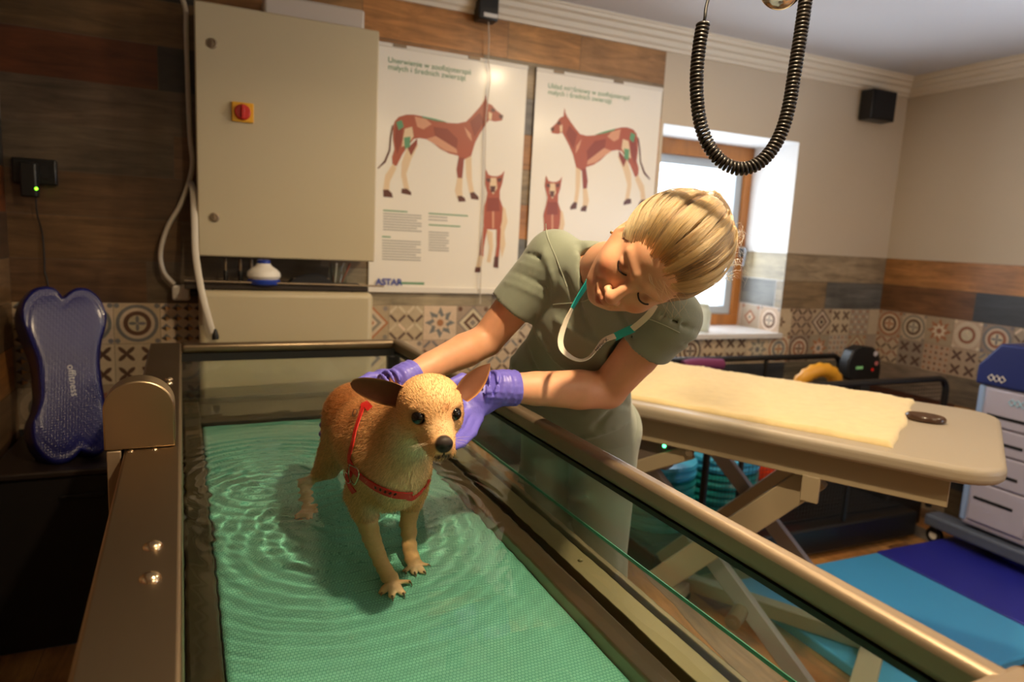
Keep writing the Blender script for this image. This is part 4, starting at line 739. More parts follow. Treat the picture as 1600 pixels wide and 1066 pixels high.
# ------------------------------------------------------------------ sculpting with distance fields
class Field:
    def __init__(s, lo, hi, h):
        s.lo = np.array(lo, float); s.h = h; s.n = np.ceil((np.array(hi)-s.lo)/h).astype(int)+1; s.d = np.full(s.n, .2, np.float32)
    def block(s, lo, hi):
        a = np.clip(np.floor((np.array(lo)-s.lo)/s.h).astype(int), 0, s.n); b = np.clip(np.ceil((np.array(hi)-s.lo)/s.h).astype(int)+1, 0, s.n)
        if (b <= a).any(): return None, None
        ax = [s.lo[i]+s.h*np.arange(a[i], b[i]) for i in range(3)]
        return tuple(slice(a[i], b[i]) for i in range(3)), np.stack(np.meshgrid(*ax, indexing='ij'), -1)
    def op(s, v, sl, k, mode):
        d = s.d[sl]
        if mode == 'add':
            h = np.clip(.5+.5*(d-v)/k, 0, 1); s.d[sl] = d*(1-h)+v*h-k*h*(1-h)
        else:
            h = np.clip(.5-.5*(d+v)/k, 0, 1); s.d[sl] = d*(1-h)-v*h+k*h*(1-h)
    def cone(s, a, b, ra, rb, k=.01, mode='add', flat=None):
        a = np.array(a, float); b = np.array(b, float); m = max(ra, rb)+k*1.5+s.h*3; sl, P = s.block(np.minimum(a, b)-m, np.maximum(a, b)+m)
        if sl is None: return
        ab = b-a; L2 = max(ab@ab, 1e-12); t = np.clip(((P-a)@ab)/L2, 0, 1); q = P-a-t[..., None]*ab
        if flat is not None: ax, f = flat; ax = unit(ax); c = q@ax; q = q+ax*(c*(1/f-1))[..., None]
        s.op(np.linalg.norm(q, axis=-1)-(ra+(rb-ra)*t), sl, k, mode)
    def ell(s, c, r, R=None, k=.01, mode='add'):
        c = np.array(c, float); r = np.array(r, float); R = np.eye(3) if R is None else np.array(R); ext = np.abs(R.T)@r+k*1.5+s.h*3   # rows of R: the ellipsoid's own axes
        sl, P = s.block(c-ext, c+ext)
        if sl is None: return
        q = (P-c)@R.T; k0 = np.linalg.norm(q/r, axis=-1); k1 = np.linalg.norm(q/(r*r), axis=-1); s.op(k0*(k0-1)/np.maximum(k1, 1e-6), sl, k, mode)
    def chain(s, pts, rs, k=.01, mode='add', flat=None):
        for i in range(len(pts)-1): s.cone(pts[i], pts[i+1], rs[i], rs[i+1], k if i == 0 else min(k, .006), mode, flat)
    def sample(s, P):
        g = (np.asarray(P)-s.lo)/s.h; i = np.clip(np.floor(g).astype(int), 0, s.n-2); f = np.clip(g-i, 0, 1); out = 0
        for dx in (0, 1):
            for dy in (0, 1):
                for dz in (0, 1):
                    w_ = (f[..., 0] if dx else 1-f[..., 0])*(f[..., 1] if dy else 1-f[..., 1])*(f[..., 2] if dz else 1-f[..., 2]); out = out+w_*s.d[i[..., 0]+dx, i[..., 1]+dy, i[..., 2]+dz]
        return out
    def grad(s, P):
        e = s.h; P = np.asarray(P, float); g = np.stack([s.sample(P+np.eye(3)[i]*e)-s.sample(P-np.eye(3)[i]*e) for i in range(3)], -1); return g/np.maximum(np.linalg.norm(g, axis=-1, keepdims=True), 1e-9)
    def cast(s, px, py, t0=.6, t1=2.4):
        d = ray(px, py); ts = np.linspace(t0, t1, 1500); v = s.sample(CAM+d*ts[:, None]); inb = v < 0
        if not inb.any(): i = int(np.argmin(v)); return CAM+d*ts[i]
        return CAM+d*ts[int(np.argmax(inb))]
    def mesh(s):
        d = s.d; n = d.shape; neg = d < 0
        cs = np.zeros(tuple(x-1 for x in n), np.int8)
        for dx in (0, 1):
            for dy in (0, 1):
                for dz in (0, 1): cs += neg[dx:n[0]-1+dx, dy:n[1]-1+dy, dz:n[2]-1+dz]
        act = (cs > 0) & (cs < 8); idx = np.full(act.shape, -1, np.int64); ids = np.argwhere(act); idx[act] = np.arange(len(ids))
        acc = np.zeros((len(ids), 3)); cnt = np.zeros(len(ids))
        corners = [(x, y, z) for x in (0, 1) for y in (0, 1) for z in (0, 1)]
        for a in corners:
            for ax in range(3):
                if a[ax]: continue
                b = list(a); b[ax] = 1; va = d[ids[:, 0]+a[0], ids[:, 1]+a[1], ids[:, 2]+a[2]]; vb = d[ids[:, 0]+b[0], ids[:, 1]+b[1], ids[:, 2]+b[2]]
                m = (va < 0) != (vb < 0); t = np.where(m, va/np.where(m, va-vb, 1), 0); p = np.tile(np.array(a, float), (len(ids), 1)); p[:, ax] = t; acc[m] += p[m]; cnt[m] += 1
        V = s.lo+(ids+acc/cnt[:, None])*s.h; Q = []
        for ax in range(3):
            o = [i for i in range(3) if i != ax]; sa = [slice(None)]*3; sb = [slice(None)]*3; sa[ax] = slice(0, n[ax]-1); sb[ax] = slice(1, n[ax])
            A = neg[tuple(sa)]; B = neg[tuple(sb)]; e = np.argwhere(A != B)
            e = e[(e[:, o[0]] > 0) & (e[:, o[1]] > 0) & (e[:, o[0]] < n[o[0]]-1) & (e[:, o[1]] < n[o[1]]-1)]
            def I(da, db): q = e.copy(); q[:, o[0]] -= da; q[:, o[1]] -= db; return idx[q[:, 0], q[:, 1], q[:, 2]]
            q = np.stack([I(1, 1), I(0, 1), I(0, 0), I(1, 0)], 1); fl = A[e[:, 0], e[:, 1], e[:, 2]]
            if ax == 1: fl = ~fl
            q[~fl] = q[~fl][:, ::-1]; Q.append(q)
        return V, np.concatenate(Q)
def sculpt(name, V, Q, mats, parent, color=None, relax=1, kind=None, label=None):
    if relax:
        for _ in range(relax):
            acc = np.zeros_like(V); cnt = np.zeros(len(V))
            for a, b in ((0, 1), (1, 2), (2, 3), (3, 0)):
                np.add.at(acc, Q[:, a], V[Q[:, b]]); np.add.at(cnt, Q[:, a], 1); np.add.at(acc, Q[:, b], V[Q[:, a]]); np.add.at(cnt, Q[:, b], 1)
            V = V*.5+.5*acc/np.maximum(cnt, 1)[:, None]
    W = V; Mx = rootm(parent)
    if Mx is not None: W = (V-Mx[:3, 3]) @ Mx[:3, :3]
    me = bpy.data.meshes.new(name); me.vertices.add(len(W)); me.vertices.foreach_set('co', W.astype(np.float32).ravel())
    me.loops.add(len(Q)*4); me.loops.foreach_set('vertex_index', Q.astype(np.int32).ravel()); me.polygons.add(len(Q)); me.polygons.foreach_set('loop_start', np.arange(0, len(Q)*4, 4, dtype=np.int32)); me.polygons.foreach_set('loop_total', np.full(len(Q), 4, np.int32))
    me.update(); me.validate()
    me.polygons.foreach_set('use_smooth', [True]*len(me.polygons))
    if color is not None:
        c = np.ones((len(V), 4), np.float32); c[:, :3] = color(V); a = me.color_attributes.new('Col', 'FLOAT_COLOR', 'POINT'); a.data.foreach_set('color', c.ravel())
    for m in (mats if isinstance(mats, (list, tuple)) else [mats]): me.materials.append(m)
    o = bpy.data.objects.new(name, me); COL.objects.link(o); o.parent = parent
    return props(o, label=label, kind=kind), V
def blend(P, base, spots):
    """base colour with soft patches: (centre, radius, colour, softness)"""
    c = np.tile(np.array(lin(base)), (len(P), 1))
    for ce, r, col, so in spots:
        d = np.linalg.norm((P-np.array(ce)), axis=1) if np.ndim(r) == 0 else np.linalg.norm((P-np.array(ce))/np.array(r), axis=1)
        k = np.clip((1-(d/(r if np.ndim(r) == 0 else 1)))/so, 0, 1)[:, None]; k = k*k*(3-2*k); c = c*(1-k)+np.array(lin(col))*k
    return c
def hairs(name, roots, dirs_pts, radius, m, parent, cols=None, kind='stuff', tip=.25, label=None):
    """dirs_pts: (n, k, 3) points of every strand in room coordinates"""
    n, k, _ = dirs_pts.shape; hc = bpy.data.hair_curves.new(name); hc.add_curves([k]*n)
    W = dirs_pts.reshape(-1, 3); Mx = rootm(parent)
    if Mx is not None: W = (W-Mx[:3, 3]) @ Mx[:3, :3]
    hc.attributes['position'].data.foreach_set('vector', W.astype(np.float32).ravel())
    r = hc.attributes.get('radius') or hc.attributes.new('radius', 'FLOAT', 'POINT'); rr = np.broadcast_to(np.asarray(radius, float).reshape(-1, 1), (n, 1))*np.linspace(1, tip, k)[None]; r.data.foreach_set('value', rr.astype(np.float32).ravel())
    if cols is not None:
        a = hc.attributes.new('Col', 'FLOAT_COLOR', 'CURVE'); c = np.ones((n, 4), np.float32); c[:, :3] = cols; a.data.foreach_set('color', c.ravel())
    hc.materials.append(m); o = bpy.data.objects.new(name, hc); COL.objects.link(o); o.parent = parent
    return props(o, kind=kind, label=label)
# ------------------------------------------------------------------ the dog
dog = thing('dog', 'small tan and cream dog in red harness standing in water on the teal belt', 'dog', (.28, 1.35, BELT_Z+.001))
skn = np.array([.34, -.48, .80]); toC = -FWD
def cv(a, b, c): return RIGHT*a+UP*b+toC*c           # (right, up, towards the viewer) to room axes, used to read poses off the photo
DN = unit(cv(.34, -.45, .82)); DU = unit(cv(.0, 1, 0)-DN*(cv(.0, 1, 0)@DN)); DS = np.cross(DU, DN); DS = unit(DS)
if DS@RIGHT < 0: DS = -DS
ang = math.radians(4); DS, DU = DS*math.cos(ang)+DU*math.sin(ang), DU*math.cos(ang)-DS*math.sin(ang)
HC = at(672, 628, 1.170)
def hd_(s, u, n): return HC+DS*s+DU*u+DN*n
F = Field((.10, .86, .79), (.50, 1.75, 1.36), .0026)
RH = np.array([DS, DU, DN])
pt = lambda x, y, t: at(x, y, t)
# trunk
rump, loin, rib, chestp, breast = pt(557, 650, 1.565), pt(562, 660, 1.50), pt(584, 682, 1.41), pt(612, 706, 1.32), pt(622, 738, 1.275)
F.ell(rump, (.066, .075, .070), k=.02)
F.cone(rump, loin, .066, .062, .03); F.cone(loin, rib, .064, .077, .03); F.cone(rib, chestp, .078, .072, .03); F.cone(chestp, breast, .070, .048, .03)
F.cone(pt(618, 730, 1.29), pt(622, 762, 1.30), .052, .040, .02)
F.cone(pt(575, 735, 1.44), pt(605, 765, 1.36), .040, .044, .03)                    # brisket
# neck
F.chain([pt(606, 672, 1.36), pt(632, 672, 1.27), pt(650, 648, 1.215)], [.062, .055, .047], .03)
F.cone(pt(628, 715, 1.27), pt(655, 668, 1.19), .046, .034, .03)
# head
F.ell(hd_(0, -.004, 0), (.0535, .044, .053), RH, .02); F.ell(hd_(0, .010, -.004), (.046, .031, .044), RH, .02)
F.ell(hd_(0, .006, .020), (.044, .034, .036), RH, .015)
F.ell(hd_(.030, -.026, .012), (.0255, .027, .034), RH, .018); F.ell(hd_(-.030, -.026, .012), (.0255, .027, .034), RH, .018)
F.cone(hd_(0, -.010, .036), hd_(0, -.028, .080), .030, .0190, .018)
F.cone(hd_(0, -.024, .05), hd_(0, -.028, .085), .024, .0185, .01)
F.cone(hd_(.018, -.036, .044), hd_(.0095, -.039, .085), .0165, .0135, .008); F.cone(hd_(-.018, -.036, .044), hd_(-.0095, -.039, .085), .0165, .0135, .008)
F.cone(hd_(0, -.043, .018), hd_(0, -.054, .074), .021, .0115, .008)                     # jaw
F.ell(hd_(0, -.0195, .0980), (.0155, .0125, .0095), RH, .002)                         # nose leather
for s_ in (-1, 1):
    F.ell(hd_(.0072*s_, -.0215, .1065), (.0036, .0028, .0042), RH, .0015, 'sub')
    F.ell(hd_(.031*s_, .001, .0500), (.0118, .0104, .0085), RH, .004, 'sub')       # eye socket
    F.cone(hd_(.021*s_, .0150, .0450), hd_(.040*s_, .0140, .0350), .0042, .0042, .005); F.cone(hd_(.022*s_, -.0115, .0465), hd_(.038*s_, -.0110, .038), .0032, .0032, .004)
    F.chain([hd_(.0*s_, -.046, .097), hd_(.008*s_, -.0505, .088), hd_(.016*s_, -.050, .072), hd_(.023*s_, -.043, .055)], [.0013, .0014, .0015, .0012], .002, 'sub')
F.cone(hd_(0, -.030, .1045), hd_(0, -.040, .099), .0010, .0010, .0015, 'sub')
# front legs
U_ = under
l1 = [pt(578, 735, 1.335), pt(566, 772, 1.375), np.array([.282, 1.322, .965]), np.array([.285, 1.275, .905]), np.array([.294, 1.225, .845]), np.array([.302, 1.196, .822])]
F.chain(l1, [.043, .034, .0235, .0180, .0150, .0165], .02)
l2 = [pt(642, 735, 1.355), pt(644, 765, 1.43), np.array([.383, 1.352, .965]), np.array([.370, 1.315, .905]), np.array([.362, 1.272, .845]), np.array([.361, 1.246, .822])]
F.chain(l2, [.040, .030, .0220, .0170, .0145, .0160], .02)
def paw(F, base, tips, r=.0118):
    c = np.mean(tips, 0); m_ = base*.45+c*.55; m_[2] = BELT_Z+.013
    F.cone(base, m_, r*1.25, r*1.15, .008)
    for q in tips:
        q = np.array(q, float); k1 = m_*.45+q*.55; k1[2] = BELT_Z+.0155; q[2] = BELT_Z+.0085
        F.cone(m_, k1, r*.8, r*.66, .004); F.cone(k1, q, r*.66, r*.60, .003)
def tipsof(lst): return [U_(x, y, BELT_Z+.008) for x, y in lst]
pawA = tipsof([(597, 925), (613, 932), (629, 928), (637, 910)]); paw(F, l1[-1], pawA)
pawB = tipsof([(634, 892), (647, 895), (660, 893), (666, 883)]); paw(F, l2[-1], pawB, .0110)
# hind legs
hipL = pt(543, 672, 1.545)
F.ell(hipL, (.038, .054, .056), k=.03)
l3 = [hipL, pt(523, 708, 1.575), np.array([.236, 1.600, .965]), np.array([.196, 1.618, .908]), np.array([.196, 1.592, .855]), np.array([.197, 1.572, .822])]
F.chain(l3, [.046, .036, .0245, .0165, .0135, .0150], .025)
pawC = tipsof([(467, 808), (477, 812), (488, 809), (496, 800)]); paw(F, l3[-1], pawC, .0110)
l4 = [np.array([.355, 1.56, 1.07]), np.array([.362, 1.56, 1.0]), np.array([.368, 1.60, .93]), np.array([.368, 1.58, .86]), np.array([.368, 1.565, .822])]
F.chain(l4, [.052, .038, .021, .0140, .0150], .025); paw(F, l4[-1], [np.array([.355, 1.53, .808]), np.array([.368, 1.526, .808]), np.array([.381, 1.53, .808])], .0095)
V, Q = F.mesh()
nose_c, muz = hd_(0, -.0205, .1), hd_(0, -.03, .08)
SP = [(pt(628, 745, 1.25), (.085, .10, .12), (232, 208, 164), .9), (pt(648, 700, 1.18), .075, (242, 226, 190), .9), (hd_(0, -.060, .0), .045, (240, 222, 184), .9), (pt(600, 800, 1.36), .055, (232, 214, 176), .8),
      (pt(560, 640, 1.48), (.12, .22, .075), (176, 110, 54), .7), (pt(575, 660, 1.36), .07, (184, 116, 58), .9),
      (hd_(0, .03, .01), .062, (236, 198, 140), .8), (hd_(0, -.02, .06), .038, (238, 208, 160), .8), (hd_(.02, -.045, .03), .035, (236, 214, 172), .8), (hd_(-.02, -.045, .03), .035, (236, 214, 172), .8),
      (hd_(.012, .018, .050), .012, (170, 108, 62), .9), (hd_(.016, .004, .054), .012, (190, 126, 74), .9), (hd_(-.013, .000, .055), .012, (196, 136, 84), .9), (hd_(0, -.008, .075), .013, (206, 150, 98), .9), (hd_(.014, -.038, .075), .018, (240, 214, 172), .8), (hd_(-.014, -.038, .075), .018, (240, 214, 172), .8)]
SP += [(hd_(.031*s_, .001, .041), .0200, (112, 66, 38), .75) for s_ in (-1, 1)]
SP += [(hd_(0, -.024, .094), (.5, .5, .5), (222, 186, 136), .01)] if False else []
SP += [(hd_(.012*s_, -.032, .088), .010, (150, 112, 80), .9) for s_ in (-1, 1)]
SP += [(hd_(.0*s_, -.0190, .1000), .0172, (38, 25, 21), .20) for s_ in (1,)] + [(hd_(.0062*s_, -.0210, .1045), .0048, (10, 7, 6), .4) for s_ in (-1, 1)]
SP += [(hd_(.007*s_, -.0450, .098), .0125, (84, 56, 44), .7) for s_ in (-1, 1)]
SP += [(np.mean(p, 0), .035, (232, 198, 156), .8) for p in (pawA, pawB, pawC)]
def dogcol(P): return blend(P, (220, 170, 114), SP)
def fur_mat(name, rough=.65):
    m = vcol_mat(name, rough, grain=.10, gscale=(60, 60, 60)); return m
dbody, DV = sculpt('body', V, Q, fur_mat('short_dog_coat'), dog, dogcol, relax=1)
dbody.cycles.is_caustics_receiver = True
for p in (pawA, pawB, pawC):
    for q in p:
        d = unit(q-np.mean(p, 0)+(q-np.array([.3, 1.5, q[2]]))*.3); d[2] = 0; d = unit(d); mb = MB(); mb.tube(spline([q+d*.003+np.array([0, 0, .004]), q+d*.008+np.array([0, 0, .003]), q+d*.0125+np.array([0, 0, -.003])], 6), [.0026, .0024, .0021, .0016, .0011, .0005], 8); obj('claw', mb, mat('horn_claw', (150, 116, 84), .35), dog)
eye_m = mat('dark_eye', (9, 5, 3), .05, spec=.6)
for s_ in (-1, 1):
    mb = MB(); c = hd_(.0305*s_, .0008, .0446); mb.lathe([(max(1e-5, .0122*math.sin(t)), -.0122*math.cos(t)) for t in np.linspace(0, math.pi, 20)], c, DN, n=28); e = obj('eye', mb, eye_m, dog, angle=180)
for s_ in (-1, 1):
    P_ = [hd_(0, -.0325, .1035), hd_(.002*s_, -.0420, .101), hd_(.008*s_, -.0500, .094), hd_(.018*s_, -.0490, .080), hd_(.027*s_, -.044, .064), hd_(.034*s_, -.035, .048)]; P_ = [p+F.grad(p)*(-F.sample(p)-.0002) for p in P_]
    mb = MB(); mb.tube(spline(np.array(P_), 24), [.0010]*18+[.0009, .0008, .0007, .0006, .0005, .0003], 6); obj('lip_line', mb, mat('dark_lip', (52, 32, 26), .45), dog)
# ears: cupped leaves
def ear(base_c, tip, out_w, face, wmax, cup, name='ear', ex=.5):
    mb = MB(); nS, nT = 26, 17; L_ = tip-base_c; ax = unit(L_); wdir = unit(np.cross(face, ax)); f = unit(np.cross(ax, wdir)); 
    if f@face < 0: f = -f
    Vf = []; col = []
    for side in (0, 1):
        for i in range(nS):
            s = i/(nS-1); w_ = wmax*(math.sin(math.pi*min(1, (.30+.70*s)))**.62)*(1-.0*s) if s < 1 else 0
            w_ = wmax*max(0.0, (1-((s-.30)/.70)**2))**ex if s > .30 else wmax*(.78+.22*math.sin(s/.30*math.pi/2))
            for j in range(nT):
                t = 2*j/(nT-1)-1; c_ = cup*(1-s*.75)
                p = base_c+L_*s+wdir*w_*math.sin(t*1.15)/math.sin(1.15)*(1-.12*c_)+f*(c_*w_*(t*t-.75))+out_w*s*s
                p = p-(f*.0022*(1-t*t*.9)*(1-s*.6) if side == 0 else 0)
                Vf.append(p); col.append(0 if side == 0 else 1)
    I = lambda sd, i, j: sd*nS*nT+i*nT+j; fs = []; cs = []
    tan = tuple(lin((206, 150, 92))); dark = tuple(lin((118, 72, 48)))
    fa = [(I(0, i, j), I(0, i, j+1), I(0, i+1, j+1), I(0, i+1, j)) for i in range(nS-1) for j in range(nT-1)]; mb.add(Vf, fa, 0, tan)
    mb2 = [(I(1, i, j), I(1, i+1, j), I(1, i+1, j+1), I(1, i, j+1)) for i in range(nS-1) for j in range(nT-1)]
    for f_ in mb2: mb.f.append(f_); mb.m.append(0); k = ((f_[0]-nS*nT) % nT)/(nT-1); e = min(1, max(0, (abs(2*k-1)-.72)/.2)); mb.c.append(tuple(np.array(dark)*(1-e)+np.array(tan)*e))
    for i in range(nS-1):
        for j in (0, nT-1): mb.f.append((I(0, i, j), I(0, i+1, j), I(1, i+1, j), I(1, i, j))); mb.m.append(0); mb.c.append(tan)
    return obj(name, mb, fur_mat('ear_skin'), dog, angle=80)
ear(at(637, 622, 1.160), at(547, 598, 1.185), cv(0, -.002, 0), unit(cv(.15, -.30, .95)), .0250, .85)
ear(at(721, 620, 1.155), at(766, 568, 1.175), cv(0, 0, 0), unit(cv(-.35, -.25, .9)), .0205, .75, ex=.95)
# short coat over everything above the water
vv0, vv1, vv2, vv3 = (V[Q[:, i]] for i in range(4)); cenf = (vv0+vv1+vv2+vv3)/4; ar = np.linalg.norm(np.cross(vv2-vv0, vv3-vv1), axis=1)/2
ok = (cenf[:, 2] > WATER_Z+.004) & (np.linalg.norm(cenf-hd_(0, -.0205, .1), axis=1) > .0185)
for s_ in (-1, 1): ok &= np.linalg.norm(cenf-hd_(.031*s_, .001, .0445), axis=1) > .0150
pr_ = ar*ok; NH = 80000; ch_ = RNG.choice(len(Q), NH, p=pr_/pr_.sum()); a_, b_ = RNG.random((2, NH, 1))
root = (vv0[ch_]*(1-a_)+vv1[ch_]*a_)*(1-b_)+(vv3[ch_]*(1-a_)+vv2[ch_]*a_)*b_; nr = F.grad(root)
# coat flow: from the nose back over the skull, down the neck and chest, towards the tail
isface = np.exp(-(np.linalg.norm(root-HC, axis=1)/.075)**4)[:, None]
flow_body = unit(rump-chestp)*.8+np.array([0, 0, -.75]); flow_face = -DN+DU*.15
fl = isface*flow_face+(1-isface)*flow_body; fl = fl-nr*np.sum(fl*nr, 1, keepdims=True); fl /= np.maximum(np.linalg.norm(fl, axis=1, keepdims=True), 1e-6)
fl = fl+RNG.normal(0, 1, fl.shape)*(.20-.12*isface); ln = np.where(np.linalg.norm(root-hd_(0, -.02, .07), axis=1) < .035, .0020, .0080)*RNG.uniform(.7, 1.25, NH); ln = np.where(np.linalg.norm(root-HC, axis=1) < .068, np.minimum(ln, .0040), ln)
P0 = root-nr*.0005; lf = 1-.55*isface; P1 = root+(nr*.34*lf+fl*.8)*(ln*.5)[:, None]; P2_ = root+(nr*.40*lf+fl*1.8)*(ln*.62)[:, None]
cols = dogcol(root)*(1+RNG.normal(0, .24, (NH, 1))).clip(.6, 1.5)
hairs('coat', root, np.stack([P0, P1, P2_], 1), .00040, fur_mat('dog_hair', .5), dog, cols.clip(0, 1))
# whiskers
wp = []
for s_ in (-1, 1):
    for k in range(5):
        a = hd_(.014*s_, -.028-.002*k, .078-.003*k); b = a+DS*s_*RNG.uniform(.03, .045)+DN*RNG.uniform(-.005, .02)+DU*RNG.uniform(-.02, .006); wp.append([a, (a+b)/2+DU*.002, b])
hairs('whiskers', None, np.array(wp), .00022, mat('pale_whisker', (220, 200, 170), .4), dog)
# red harness
hn = thing_h = bpy.data.objects.new('harness', None); COL.objects.link(hn); hn.parent = dog; ROOTM[hn.name] = ROOTM[dog.name]
red = mat('red_nylon_webbing', (200, 28, 20), .5, bump=.5, bscale=900)
def strap(name, pix, w, n=40, lift=.0045, twist=0, world=False, m=red, par=None):
    S = spline(np.array(pix, float), n); pts = []
    for q in S:
        p = F.cast(q[0], q[1]) if not world else q
        pts.append(p)
    pts = np.array(pts)
    for _ in range(3): pts[1:-1] = (pts[:-2]+2*pts[1:-1]+pts[2:])/4
    T = np.gradient(pts, axis=0); T /= np.linalg.norm(T, axis=1)[:, None]; nn = F.grad(pts); nn -= T*np.sum(nn*T, 1)[:, None]; nn /= np.linalg.norm(nn, axis=1)[:, None]; bb = np.cross(T, nn)
    if twist: an = np.linspace(0, twist, n)[:, None]; nn, bb = nn*np.cos(an)+bb*np.sin(an), bb*np.cos(an)-nn*np.sin(an)
    pts = pts+F.grad(pts)*lift; mb = MB(); V_ = []
    for i in range(n):
        for a, b in ((-1, -1), (1, -1), (1, 1), (-1, 1)): V_.append(pts[i]+bb[i]*a*w/2+nn[i]*b*.0011)
    fs = [(i*4+k, i*4+(k+1) % 4, (i+1)*4+(k+1) % 4, (i+1)*4+k) for i in range(n-1) for k in range(4)]+[(3, 2, 1, 0), tuple((n-1)*4+k for k in range(4))]
    mb.add(V_, fs); return obj(name, mb, m, par or hn, angle=50), pts
strap('chest_strap', [(549, 722), (556, 733), (572, 748), (592, 761), (615, 770), (636, 772), (642, 771)], .0190)
strap('chest_strap', [(637, 775), (644, 776), (654, 768), (663, 758), (668, 748)], .0120)
strap('girth_strap', [(551, 735), (546, 747), (549, 757), (556, 768)], .0160)
strap('shoulder_strap', [(572, 631), (566, 650), (559, 672), (554, 694), (549, 712), (549, 724)], .0110)
strap('back_strap', [(566, 636), (573, 634), (580, 641)], .0130, n=14)
mb = MB(); c0 = F.cast(557, 734)
ring = [F.cast(x, y)+F.grad(F.cast(x, y))*.009 for x, y in ((553, 724), (565, 731), (567, 741), (560, 752), (556, 750), (551, 738))]
sil = mat('nickel_ring', (200, 190, 170), .2, 1.0)
mb.tube(spline(np.array(ring+[ring[0]]), 40)[:-1], .0013, 6, closed=True); obj('buckle', mb, sil, hn)
ring = [F.cast(x, y)+F.grad(F.cast(x, y))*.008 for x, y in ((543, 735), (548, 738), (552, 750), (548, 751), (544, 742))]
mb = MB(); mb.tube(spline(np.array(ring+[ring[0]]), 30)[:-1], .0009, 6, closed=True); obj('buckle', mb, sil, hn)
ring = [F.cast(x, y)+F.grad(F.cast(x, y))*.008 for x, y in ((557, 644), (562, 645), (561, 653), (556, 653))]
mb = MB(); mb.tube(spline(np.array(ring+[ring[0]]), 24)[:-1], .0009, 6, closed=True); obj('buckle', mb, sil, hn)
# dark lettering-like print on the chest strap is worn black shapes
mb = MB()
for x, y in ((590, 759), (597, 762), (604, 765), (611, 767), (618, 768.5)):
    c = F.cast(x, y); g_ = F.grad(c); c = c+g_*.0061; t_ = unit(F.cast(x+3, y+1.2)-F.cast(x, y)); t_ = unit(t_-g_*(t_@g_)); b_2 = np.cross(g_, t_)
    mb.add([c-t_*.0028-b_2*.003, c+t_*.001-b_2*.0045, c+t_*.0028+b_2*.001, c-t_*.0005+b_2*.0045], [(0, 1, 2, 3)])
obj('strap_print', mb, mat('black_print', (40, 10, 8), .6), hn, smooth=False)
# ------------------------------------------------------------------ the woman
lady = thing('person', 'woman in grey green scrubs leaning over tank, lilac gloves and teal lanyard', 'person', (.98, 1.5, 0))
scr = mat('sage_scrub_cotton', (134, 142, 126), .85, noise=.03, nscale=5, bump=.35, bscale=700, sheen=.25)
seam = mat('scrub_seam', (158, 164, 146), .8)
WN = unit(cv(-.54, -.56, .63)); WU = unit(cv(.61, .26, .75)); WU = unit(WU-WN*(WU@WN)); WS = np.cross(WU, WN)      # WS: towards her left
K = 1.07; EYE = at(987, 447, 1.20); WC = EYE-WN*.090*K
RW = np.array([WS, WU, WN])
def wh(s, u, n): return WC+(WS*s+WU*u+WN*n)*K
Rs, Ls = pt(866, 402, 1.60), pt(1046, 496, 1.43)
Re, Rw = pt(760, 532, 1.67), pt(632, 592, 1.50)
Le, Lw = pt(948, 610, 1.555), pt(787, 606, 1.45)
NB = pt(948, 418, 1.475); CH = pt(928, 505, 1.60); WA = pt(890, 600, 1.78); PE = pt(872, 668, 1.87)
PE[0] = max(PE[0], .93)
lat = unit((Ls-Rs)*np.array([1, 1, 0])); fwd_ = unit(np.array([lat[1], -lat[0], 0]));
if fwd_[0] > 0: fwd_ = -fwd_
hipR, hipL_ = PE-lat*.085, PE+lat*.085
